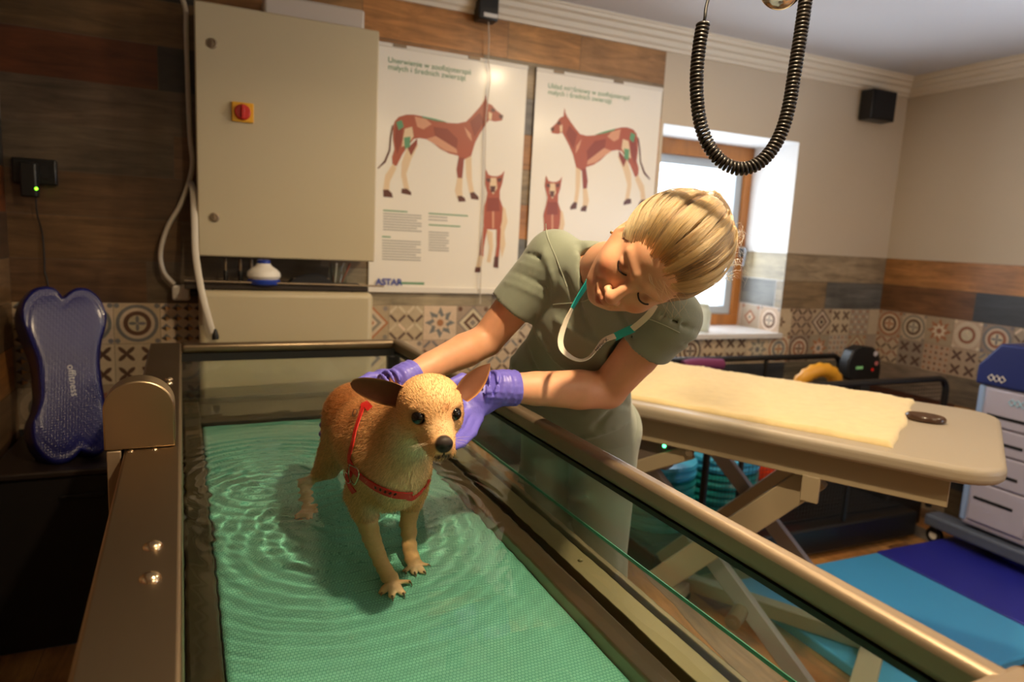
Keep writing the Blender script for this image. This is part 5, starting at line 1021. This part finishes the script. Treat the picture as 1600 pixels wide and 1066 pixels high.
def body_field(lo, hi, h, fine=False):
    G = Field(lo, hi, h)
    fl_ = (fwd_, .72); G.cone(NB, CH, .046, .070, .04, flat=fl_); G.cone(CH, WA, .075, .075, .04, flat=fl_); G.cone(WA, PE, .090, .100, .05, flat=fl_); G.cone(Rs, Ls, .043, .043, .04)
    G.cone(hipR, np.array([hipR[0]+.02, hipR[1], .50]), .075, .05, .04); G.cone(hipL_, np.array([hipL_[0]+.02, hipL_[1], .50]), .075, .05, .04)
    for h_ in (hipR, hipL_): G.chain([np.array([h_[0]+.02, h_[1], .50]), np.array([h_[0]+.03, h_[1], .10])], [.048, .032], .02)
    # arms
    mR = Re+(Rw-Re)*.28; mL = Le+(Lw-Le)*.28
    G.chain([Rs, Rs+(Re-Rs)*.5, Re, mR, Re+(Rw-Re)*.7, Rw, Rw+unit(Rw-Re)*.015], [.050, .047, .040, .0410, .033, .0265, .024], .02)
    G.chain([Ls, Ls+(Le-Ls)*.5, Le, mL, Le+(Lw-Le)*.7, Lw, Lw+unit(Lw-Le)*.015], [.050, .047, .042, .0445, .037, .030, .026], .02)
    G.ell(Le+unit(Le-Lw)*.012, (.030, .030, .030), k=.02)
    # neck and head
    G.cone(wh(0, -.055, -.030), NB, .046*K, .052, .03)
    G.ell(wh(0, .030, -.012), np.array((.073, .088, .094))*K, RW, .02)
    G.ell(wh(0, -.030, .026), np.array((.060, .078, .062))*K, RW, .03)
    G.ell(wh(0, .038, .044), np.array((.054, .040, .035))*K, RW, .03)
    for s in (-1, 1):
        G.ell(wh(.038*s, -.036, .052), np.array((.023, .024, .026))*K, RW, .02)
        G.cone(wh(.060*s, -.030, .0), wh(.022*s, -.092, .048), .017*K, .016*K, .03)
        G.cone(wh(.012*s, .017, .084), wh(.046*s, .018, .066), .0085*K, .007*K, .012)
    G.cone(wh(0, -.080, .052), wh(0, -.098, .060), .024*K, .0175*K, .02)
    G.ell(wh(0, -.064, .060), np.array((.030, .022, .028))*K, RW, .015)
    for s in (-1, 1): G.ell(wh(.032*s, .0, .087), np.array((.0165, .0095, .0090))*K, RW, .010, 'sub')
    for s in (-1, 1): G.ell(wh(.0315*s, -.0005, .0685), np.array((.0150, .0108, .0130))*K, RW, .004)
    G.cone(wh(0, .010, .083), wh(0, -.034, .1045), .0068*K, .0108*K, .010); G.ell(wh(0, -.038, .1045), np.array((.0125, .0105, .0115))*K, RW, .006)
    for s in (-1, 1):
        G.ell(wh(.0135*s, -.0415, .0955), np.array((.0068, .0065, .0085))*K, RW, .005); G.ell(wh(.0062*s, -.0485, .1015), np.array((.0034, .0028, .005))*K, RW, .002, 'sub')
        G.chain([wh(.022*s, -.034, .092), wh(.031*s, -.052, .083), wh(.034*s, -.066, .073)], [.0016*K, .0022*K, .0012*K], .006, 'sub')
        G.chain([wh(.040*s, -.002, .084), wh(.032*s, -.0065, .0865), wh(.020*s, -.0035, .084)], [.0008, .0012, .0008], .0015, 'sub')
    G.chain([wh(-.026, -.0620, .083), wh(-.012, -.0655, .0915), wh(0, -.0655, .0935), wh(.012, -.0655, .0915), wh(.026, -.0620, .083)], [.004*K, .0052*K, .0058*K, .0052*K, .004*K], .004)
    G.chain([wh(-.022, -.0700, .082), wh(0, -.0755, .0905), wh(.022, -.0700, .082)], [.0048*K, .0068*K, .0048*K], .004)
    G.chain([wh(-.030, -.0635, .080), wh(-.015, -.0690, .0925), wh(0, -.0700, .0965), wh(.015, -.0690, .0925), wh(.030, -.0635, .080)], [.0008, .0016, .0018, .0016, .0008], .002, 'sub')
    for s in (-1, 1):
        G.ell(wh(.074*s, -.008, -.006), np.array((.007, .030, .018))*K, RW, .005); G.ell(wh(.080*s, -.004, -.002), np.array((.004, .018, .009))*K, RW, .004, 'sub')
    return G
allp = np.array([Rs, Ls, Re, Rw, Le, Lw, NB, CH, WA, PE, WC])
lo = allp.min(0)-.17; hi = allp.max(0)+.17; lo[2] = .06
GB = body_field(lo, hi, .0065); Vb, Qb = GB.mesh()
GH = body_field(WC-.155, WC+.155, .0021); Vh, Qh = GH.mesh()
inb = np.all(np.abs(Vb-WC) < .1475, axis=1); keep = ~inb[Qb].all(1); Vall = np.concatenate([Vb, Vh]); Qall = np.concatenate([Qb[keep], Qh+len(Vb)])
SK = [(wh(0, -.068, .093), (.024*K,)*3, (176, 84, 68), .5) if False else (wh(0, -.0695, .092), .019, (184, 96, 76), .8)]
SK += [(wh(.016*s, -.067, .087), .010, (184, 98, 78), .8) for s in (-1, 1)]
SK += [(wh(.040*s, -.036, .072), .026, (222, 138, 104), .9) for s in (-1, 1)]+[(wh(0, -.036, .112), .014, (222, 142, 110), .9)]
SK += [(wh(.032*s, .003, .082), .013, (176, 112, 84), .9) for s in (-1, 1)]
SK += [(wh((.018+.009*k)*s, .0215-.0010*(k-1.5)**2, .085-.005*k), .0062, (104, 66, 42), .6) for s in (-1, 1) for k in range(4)]
wskin = vcol_mat('woman_skin', .48, grain=.05, gscale=(20, 20, 20)); wskin.node_tree.nodes['Principled BSDF'].inputs['Subsurface Weight'].default_value = .12; wskin.node_tree.nodes['Principled BSDF'].inputs['Subsurface Radius'].default_value = (.010, .004, .002); wskin.node_tree.nodes['Principled BSDF'].inputs['Subsurface Scale'].default_value = 1
wb, _ = sculpt('body', Vall, Qall, wskin, lady, lambda P: blend(P, (224, 166, 130), SK), relax=1)
for s in (-1, 1):
    mb = MB(); mb.tube(spline([wh(.0455*s, -.002, .0775), wh(.040*s, -.0062, .0815), wh(.031*s, -.0085, .0835), wh(.022*s, -.0062, .0825), wh(.0175*s, -.003, .081)], 20), [.0006]+[.0016]*18+[.0008], 6); obj('eyelashes', mb, mat('dark_lash', (46, 28, 20), .6), lady)
mb = MB(); q = wh(-.078, -.040, .004); mb.lathe([(max(1e-5, .003*math.sin(t)), .003*math.cos(t)) for t in np.linspace(0, math.pi, 8)], q, n=12); obj('earring', mb, mat('gold_stud', (220, 180, 110), .2, 1.0), lady)
# scrub top
def shirt():
    G = Field(np.array([lo[0]-.06, lo[1]-.06, .74]), hi+.05, .0052)
    def slab(c, r_lat, r_f, r_z, k=.05): G.ell(c, (r_f, r_lat, r_z), np.array([fwd_, lat, [0, 0, 1]]), k)
    G.cone(Rs+np.array([0, 0, -.005]), Ls+np.array([0, 0, -.005]), .060, .060, .04)
    fl_ = (fwd_, .74)
    for a, b, ra, rb in ((Rs*.62+Ls*.38, CH-lat*.035, .078, .108), (Ls*.62+Rs*.38, CH+lat*.03, .078, .100)): G.cone(a, b, ra, rb, .05, flat=fl_)
    G.cone(CH-lat*.035, WA-lat*.07, .108, .106, .05, flat=fl_); G.cone(CH+lat*.03, WA+lat*.05, .100, .108, .05, flat=fl_)
    G.cone(WA-lat*.07, PE-lat*.08, .106, .118, .05, flat=fl_); G.cone(WA+lat*.05, PE+lat*.065, .108, .118, .05, flat=fl_)
    # flat hem
    sl, P = G.block(PE-.5, PE+.5); v = (PE[2]-.115)-P[..., 2]; G.d[sl] = np.maximum(G.d[sl], v)
    # sleeves, open at the hem
    for S_, E_, r0, r1, f in ((Rs, Re, .064, .062, .60), (Ls, Le, .066, .062, .36)):
        d = unit(E_-S_); L_ = np.linalg.norm(E_-S_)*f; e = S_+d*L_; sl, P = G.block(S_-.32, S_+.32)
        q = P-S_; t = np.clip(q@d, 0, L_); r = np.linalg.norm(q-t[..., None]*d, axis=-1)-(r0+(r1-r0)*t/L_); v = np.maximum(r, q@d-L_)
        G.op(v, sl, .022, 'add')
        G.cone(e-d*.025, e+d*.05, r1-.009, r1-.006, .003, 'sub')
        for k_, (aa, bb, amp) in enumerate(((.15, 2.3, 1), (.32, 2.0, .8), (.5, 2.6, .8), (.68, 1.9, .6))):
            up_ = unit(np.cross(d, toC)); c_ = S_+d*L_*aa; pts_ = [c_+(toC*math.cos(x)+up_*math.sin(x))*(r0+.001)+d*.035*(x/bb) for x in np.linspace(-bb*.55, bb*.55, 9)]
            G.chain(pts_, [.0015*amp, .002*amp, .003*amp, .0035*amp, .004*amp, .0035*amp, .003*amp, .002*amp, .0015*amp], .018, 'add' if k_ % 2 else 'sub')
    # neckline
    G.cone(NB-(wh(0, -.06, -.03)-NB)*.25, wh(0, -.03, -.02), .050, .085, .012, 'sub')
    # drag folds across the front and towards the arms
    F_ = [((880, 430), (900, 470), (925, 520), .010), ((850, 395), (866, 440), (862, 470), .009), ((905, 380), (912, 440), (900, 500), .008), ((840, 520), (868, 560), (905, 590), .010), ((822, 545), (850, 600), (885, 640), .010),
          ((870, 500), (930, 535), (990, 545), .008), ((905, 590), (950, 600), (985, 640), .010), ((800, 560), (815, 620), (850, 680), .010), ((930, 670), (960, 640), (1000, 630), .009), ((880, 690), (930, 680), (985, 660), .008), ((960, 460), (975, 500), (990, 530), .007)]
    for i, (a, b, c, r) in enumerate(F_):
        P = [G.cast(*q) for q in spline(np.array([a, b, c], float), 9)]; P = [p for p in P if G.sample(p) < .02]
        if len(P) > 3: G.chain(P, [r*.75*math.sin(math.pi*(j+.6)/(len(P)+.2)) for j in range(len(P))], .020, 'sub' if i % 2 == 0 else 'add')
    return G
GS = shirt(); Vs, Qs = GS.mesh()
top, _ = sculpt('scrub_top', Vs, Qs, scr, lady, relax=2)
def surf(G, px, py, off=.001): p = G.cast(px, py); return p+G.grad(p)*off
for pth in (((853, 350), (856, 372), (872, 410), (886, 448)), ((865, 476), (905, 472), (925, 466)), ((1010, 497), (1035, 507), (1062, 520))):
    mb = MB(); P = np.array([surf(GS, *q) for q in spline(np.array(pth, float), 30)]); 
    if np.max(np.linalg.norm(np.diff(P, axis=0), axis=1)) < .03: mb.tube(P, .0012, 6); obj('seam', mb, seam, top)
# trousers and shoes
T_ = Field(np.array([PE[0]-.2, PE[1]-.3, .05]), np.array([PE[0]+.22, PE[1]+.3, PE[2]+.1]), .008)
T_.cone(hipR+np.array([0, 0, .02]), hipL_+np.array([0, 0, .02]), .09, .09, .03)
for h_ in (hipR, hipL_):
    kn = np.array([h_[0]+.005, h_[1], .50]); an = np.array([h_[0]+.03, h_[1], .09]); T_.chain([h_, kn, an], [.094, .076, .07], .03)
    for j in range(4): z = .62+.09*j; T_.chain([np.array([h_[0]-.08, h_[1]-.07, z]), np.array([h_[0]-.098, h_[1], z-.02]), np.array([h_[0]-.07, h_[1]+.07, z+.01])], [.003, .006, .003], .02, 'add' if j % 2 else 'sub')
Vt_, Qt = T_.mesh(); sculpt('trousers', Vt_, Qt, scr, lady, relax=2)
for h_ in (hipR, hipL_):
    S_ = Field((h_[0]-.26, h_[1]-.09, -.005), (h_[0]+.14, h_[1]+.09, .14), .006); S_.cone((h_[0]+.04, h_[1], .045), (h_[0]-.13, h_[1], .035), .043, .036, .02); S_.cone((h_[0]+.04, h_[1], .045), (h_[0]+.035, h_[1], .09), .04, .04, .02)
    sl, P = S_.block((h_[0]-.3, h_[1]-.2, -.1), (h_[0]+.3, h_[1]+.2, .3)); S_.d[sl] = np.maximum(S_.d[sl], .003-P[..., 2]); a, b = S_.mesh(); sculpt('shoe', a, b, M['white_pl'], lady)
# gloved hands
glv = mat('lilac_nitrile', (112, 104, 206), .42, bump=.6, bscale=90, sss=0)
def hand(wrist, elbow, palm_c, palm_r, palm_R, fingers, thumb, name, cuff_r):
    pts = np.array([wrist, palm_c]+[q for f in fingers for q in f]+list(thumb)); G = Field(pts.min(0)-.06, pts.max(0)+.06, .0022)
    d = unit(elbow-wrist); G.cone(wrist+d*.035, wrist, cuff_r+.004, cuff_r, .01); G.cone(wrist, palm_c, cuff_r, .026, .02); G.ell(palm_c, palm_r, palm_R, .02)
    for f in fingers: G.cone(palm_c*.35+f[0]*.65, f[0], .0125, .0110, .008); G.chain(f, [.0110, .0098, .0090, .0080][:len(f)], .004)
    G.cone(palm_c, thumb[0], .016, .0145, .012); G.chain(thumb, [.0145, .0120, .0105][:len(thumb)], .004)
    e = wrist+d*.030; sl, P = G.block(e-.2, e+.2); G.d[sl] = np.maximum(G.d[sl], (P-e)@d)                 # flat cuff
    for k in range(7):     # wrinkles around wrist and back of hand
        c = wrist+d*(.024-.013*k)+RNG.normal(0, .001, 3); u = unit(np.cross(d, [0.2, .3, 1])); v = np.cross(d, u); rr_ = cuff_r+.0015*(k < 3)
        P = [c+(u*math.cos(t)+v*math.sin(t))*rr_+d*.004*math.sin(2*t+k) for t in np.linspace(0, 6.0, 18)]
        G.chain(P, [.0026]*18, .006, 'add')
    a, b = G.mesh(); return sculpt(name, a, b, glv, lady, relax=1)
I3 = np.eye(3); hd1 = unit(pt(735, 660, 1.39)-Lw); n1 = unit(np.cross(hd1, pt(716, 640, 1.40)-pt(744, 650, 1.42))); o1 = np.cross(n1, hd1)
hand(Lw, Le, pt(752, 622, 1.435), (.040, .036, .020), np.array([hd1, o1, n1]),
     [[pt(747, 654, 1.415), pt(738, 676, 1.380), pt(722, 692, 1.340), pt(704, 700, 1.300)], [pt(737, 652, 1.405), pt(727, 674, 1.368), pt(712, 688, 1.328), pt(694, 694, 1.290)], [pt(728, 645, 1.40), pt(717, 666, 1.360), pt(702, 678, 1.322), pt(686, 682, 1.288)], [pt(721, 634, 1.405), pt(709, 650, 1.370), pt(695, 662, 1.335), pt(682, 668, 1.305)]],
     [pt(742, 598, 1.43), pt(722, 592, 1.42), pt(704, 600, 1.40)], 'glove', .0335)
hd2 = unit(pt(560, 606, 1.62)-Rw); n2 = unit(np.cross(hd2, [0, 0, 1])); o2 = np.cross(n2, hd2)
hand(Rw, Re, pt(597, 601, 1.555), (.040, .020, .034), np.array([hd2, n2, o2]),
     [[pt(572, 600, 1.61), pt(545, 606, 1.65), pt(520, 628, 1.665), pt(507, 650, 1.635)], [pt(572, 610, 1.615), pt(543, 622, 1.66), pt(517, 645, 1.665), pt(504, 664, 1.63)], [pt(574, 620, 1.62), pt(545, 637, 1.665), pt(517, 660, 1.665), pt(503, 678, 1.625)], [pt(577, 630, 1.62), pt(550, 652, 1.665), pt(524, 676, 1.66), pt(508, 692, 1.625)]],
     [pt(598, 590, 1.53), pt(578, 590, 1.515), pt(562, 598, 1.49)], 'glove', .0300)
# lanyard
def ribbon(name, pts, w, m, nrm, twist=None, th=.0009, n=60):
    P = spline(np.array(pts), n); T = np.gradient(P, axis=0); T /= np.linalg.norm(T, axis=1)[:, None]; V_ = []
    for i in range(n):
        b = np.cross(T[i], nrm); b /= np.linalg.norm(b); nn = np.cross(b, T[i]); a = (twist(i/(n-1)) if twist else 0); b2 = b*math.cos(a)+nn*math.sin(a); n2_ = nn*math.cos(a)-b*math.sin(a)
        for x, y in ((-1, -1), (1, -1), (1, 1), (-1, 1)): V_.append(P[i]+b2*x*w/2+n2_*y*th)
    mb = MB(); mb.add(V_, [(i*4+k, i*4+(k+1) % 4, (i+1)*4+(k+1) % 4, (i+1)*4+k) for i in range(n-1) for k in range(4)]+[(3, 2, 1, 0), tuple((n-1)*4+k for k in range(4))]); return obj(name, mb, m, lan, angle=50)
lan = bpy.data.objects.new('lanyard', None); COL.objects.link(lan); lan.parent = lady; ROOTM[lan.name] = ROOTM[lady.name]
tl = mat('teal_ribbon', (30, 168, 166), .5); wl = mat('cream_ribbon', (226, 216, 196), .5)
sf = lambda x, y, o=.006: surf(GS, x, y, o)
ribbon('teal_ribbon', [pt(985, 352, 1.40), pt(966, 368, 1.385), pt(950, 387, 1.38), pt(935, 410, 1.385), pt(918, 442, 1.39), pt(903, 466, 1.395), pt(894, 482, 1.395)], .0150, tl, toC, lambda s: 1.15*s)
tw_ = lambda s: 1.15-.75*min(1, s*4)+(.9*max(0, min(1, (s-.35)*4)))-(.9*max(0, min(1, (s-.75)*4)))
ribbon('printed_ribbon', [pt(894, 482, 1.395), pt(884, 503, 1.39), pt(876, 528, 1.385), pt(878, 545, 1.38), pt(890, 557, 1.38), pt(906, 563, 1.385), pt(920, 559, 1.39), pt(932, 546, 1.395), pt(944, 532, 1.40), pt(961, 525, 1.405)], .0125, wl, toC, tw_)
ribbon('teal_ribbon', [pt(960, 527, 1.408), pt(972, 521, 1.40), pt(990, 513, 1.385)], .0165, tl, toC, None, n=14)
ribbon('printed_ribbon', [pt(988, 514, 1.384), pt(1002, 503, 1.365), pt(1015, 490, 1.35), pt(1024, 476, 1.35)], .0125, wl, toC, None, n=20)
ct = bpy.data.curves.new('ribbon_lettering', 'FONT'); ct.body = 'MEDICK'; ct.size = .010; ct.extrude = .0002; ct.materials.append(M['black'])
to_ = bpy.data.objects.new('ribbon_lettering', ct); COL.objects.link(to_); to_.parent = lan; bs = pt(931, 549, 1.385); X_ = unit(pt(948, 531, 1.39)-bs); Z_ = unit(toC-X_*(toC@X_)); Y_ = np.cross(Z_, X_); bs = bs-Y_*.003
to_.matrix_local = Matrix([list(r) for r in inv(ROOTM[lady.name]) @ np.vstack([np.column_stack([X_, Y_, Z_, bs]), [0, 0, 0, 1]])]); meshed(to_)
# hair: cap, strands swept back into a loose knot
hairm = vcol_mat('blond_hair', .42, grain=.0); 
HG = Field(WC-.20, WC+.20, .003); HG.ell(wh(0, .034, -.018), np.array((.083, .094, .101))*K, RW, .01)
BUN = wh(0.0, .060, -.108); HG.ell(BUN, np.array((.050, .046, .042))*K, RW, .03)
nf = unit(WN*.72-WU*.70); HLP = wh(0, .047, .077); sl, P = HG.block(WC-.3, WC+.3); HG.d[sl] = np.maximum(HG.d[sl], (P-HLP)@nf+.008)
nf2 = unit(-WU*.9-WN*.2); HG.d[sl] = np.maximum(HG.d[sl], (P-wh(0, -.035, -.03))@nf2)
hs_ = bpy.data.materials.new('blond_strands'); hs_.use_nodes = True; _N = hs_.node_tree.nodes; _N.remove(_N['Principled BSDF']); _h = _N.new('ShaderNodeBsdfHairPrincipled'); _a = _N.new('ShaderNodeAttribute'); _a.attribute_name = 'Col'
_h.parametrization = 'COLOR'; _h.inputs['Roughness'].default_value = .32; _h.inputs['Radial Roughness'].default_value = .5; hs_.node_tree.links.new(_a.outputs['Color'], _h.inputs['Color']); hs_.node_tree.links.new(_h.outputs[0], _N['Material Output'].inputs[0])
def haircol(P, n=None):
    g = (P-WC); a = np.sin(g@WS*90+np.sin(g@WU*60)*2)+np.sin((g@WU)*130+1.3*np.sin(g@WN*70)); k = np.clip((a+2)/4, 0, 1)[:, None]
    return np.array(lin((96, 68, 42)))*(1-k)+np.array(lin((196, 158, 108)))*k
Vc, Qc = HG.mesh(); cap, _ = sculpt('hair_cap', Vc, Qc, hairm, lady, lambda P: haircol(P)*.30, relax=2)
cc_ = wh(0, .034, -.018); rad = np.array((.085, .096, .103))*K
NS, KP = 9000, 15
u1 = RNG.uniform(-1, 1, NS*4); ph_ = RNG.uniform(0, 2*math.pi, NS*4); dl = np.stack([np.sqrt(1-u1**2)*np.cos(ph_), u1, np.sqrt(1-u1**2)*np.sin(ph_)], 1)   # local s,u,n
rp = cc_+(dl*rad) @ RW; good = ((rp-HLP)@nf < .004) & ((rp-wh(0, -.035, -.03))@nf2 < .0); 
edge_w = np.exp(-((rp-HLP)@nf/-.03)**2)+.25; good &= RNG.random(NS*4) < edge_w/1.1
dl = dl[good][:NS]; NS = len(dl); bl_ = unit(((BUN-cc_) @ RW.T)/rad)
NC = 240; cc2 = dl[RNG.choice(len(dl), NC, replace=False)]; ci_ = np.argmax(dl@cc2.T, 1); cn = RNG.random(NC)[ci_]; cdir = cc2[ci_]; cs2 = RNG.normal(0, 1, NC)[ci_]
S_ = []; en = RNG.uniform(.75, 1.0, NS)
for j in range(KP):
    t = (j/(KP-1))*en; om = np.arccos(np.clip(dl@bl_, -1, 1)); so = np.maximum(np.sin(om), .05)
    om2 = np.arccos(np.clip(np.sum(cdir*bl_, 1), -1, 1)); so2 = np.maximum(np.sin(om2), .05)
    q = (np.sin((1-t)*om)/so)[:, None]*dl+(np.sin(t*om)/so)[:, None]*bl_; q2 = (np.sin((1-t)*om2)/so2)[:, None]*cdir+(np.sin(t*om2)/so2)[:, None]*bl_; pl2 = (.60*np.clip(t*2.2, 0, 1))[:, None]; q = q*(1-pl2)+q2*pl2; q /= np.linalg.norm(q, axis=1)[:, None]
    q = q+(.05*cs2*np.sin(math.pi*np.clip(t, 0, 1)))[:, None]*np.cross(q, bl_)
    lift = 1+.11*np.sin(math.pi*t)*(.05+cn)+.012*np.sin(t*9+cn*20)+RNG.normal(0, .003, NS)+.30*np.clip(t-.72, 0, 1)**1.2
    q = q+.035*(cn-.5)[:, None]*np.sin(t*6)[:, None]*np.cross(q, bl_); S_.append(cc_+(q*rad*lift[:, None]) @ RW)
S_ = np.stack(S_, 1); hcn = np.clip(cn*.9+RNG.normal(0, .16, NS), 0, 1)[:, None]
hc_ = np.array(lin((58, 38, 22)))*(1-hcn)+np.array(lin((188, 142, 86)))*hcn
hairs('swept_hair', None, S_, .00048, hs_, lady, hc_, tip=.6)
# the knot: looping locks and loose ends
NB_, KB = 5200, 18; ax_ = unit(-WN+WU*.35); ux_ = unit(np.cross(ax_, WS)); uy_ = np.cross(ax_, ux_); B_ = []
lk = RNG.integers(0, 26, NB_); l_ph = RNG.uniform(0, 6.28, 26); l_r = RNG.uniform(.014, .038, 26); l_h = RNG.uniform(-.020, .020, 26); l_t = RNG.normal(0, .35, (26, 2)); l_c = RNG.random(26)
sc1 = RNG.normal(0, .0028, NB_); sc2 = RNG.normal(0, .0028, NB_)
for j in range(KB):
    t = j/(KB-1); a = l_ph[lk]+t*3.6+RNG.normal(0, .02, NB_); r = l_r[lk]*(1+.12*np.sin(a*2+lk))+sc1
    c = np.cos(a)*r; s = np.sin(a)*r; hgt = l_h[lk]+l_t[lk, 0]*c+l_t[lk, 1]*s+sc2
    B_.append(BUN+ux_*c[:, None]+uy_*s[:, None]+ax_*hgt[:, None])
B_ = np.stack(B_, 1); kc = np.clip(l_c[lk]*.9+RNG.normal(0, .12, NB_), 0, 1)[:, None]; hairs('hair_knot', None, B_, .00055, hs_, lady, np.array(lin((62, 42, 24)))*(1-kc)+np.array(lin((172, 126, 72)))*kc, tip=.7)
L2 = []; lc = []
for k, (x0, y0, x1, y1, n_) in enumerate(((1075, 318, 1062, 296, 26), (1085, 320, 1092, 300, 26), (1060, 322, 1044, 300, 14), (1104, 322, 1118, 306, 22), (1120, 335, 1136, 326, 22), (1145, 372, 1156, 362, 18), (1142, 400, 1152, 410, 18), (1048, 325, 1036, 290, 3), (1135, 420, 1143, 432, 14), (1095, 310, 1106, 312, 16))):
    for _ in range(n_):
        a = pt(x0+RNG.normal(0, 7), y0+12+RNG.normal(0, 5), 1.235+RNG.normal(0, .008)); b = pt(x1+RNG.normal(0, 5), y1+RNG.normal(0, 5), 1.24+RNG.normal(0, .012)); m_ = (a+b)/2+UP*RNG.uniform(-.004, .006)+RIGHT*RNG.uniform(-.006, .006); L2.append([a, a*.3+m_*.7, m_*.5+b*.5+RIGHT*RNG.uniform(-.002, .002), b]); k2 = RNG.random(); lc.append(np.array(lin((120, 80, 44)))*(1-k2)+np.array(lin((226, 184, 120)))*k2)
NT_ = len(L2)
for _ in range(10):
    x = 1028+RNG.normal(0, 8); L2.append([pt(x, 412, 1.17), pt(x+6+RNG.normal(0, 4), 440, 1.165), pt(x+22+RNG.normal(0, 8), 468, 1.165), pt(x+30+RNG.normal(0, 12), 497, 1.17)]); lc.append(np.array(lin((232, 196, 140))))
for _ in range(26):
    y = RNG.uniform(340, 440); L2.append([pt(1138, y, 1.25), pt(1152+RNG.normal(0, 3), y-6, 1.25), pt(1160+RNG.normal(0, 4), y-2, 1.25), pt(1164+RNG.normal(0, 5), y+10+RNG.normal(0, 8), 1.25)]); lc.append(np.array(lin((216, 180, 128))))
hairs('loose_hair', None, np.array(L2), np.where(np.arange(len(L2)) < NT_, .00042, .00017), hs_, lady, np.array(lc), tip=.4)
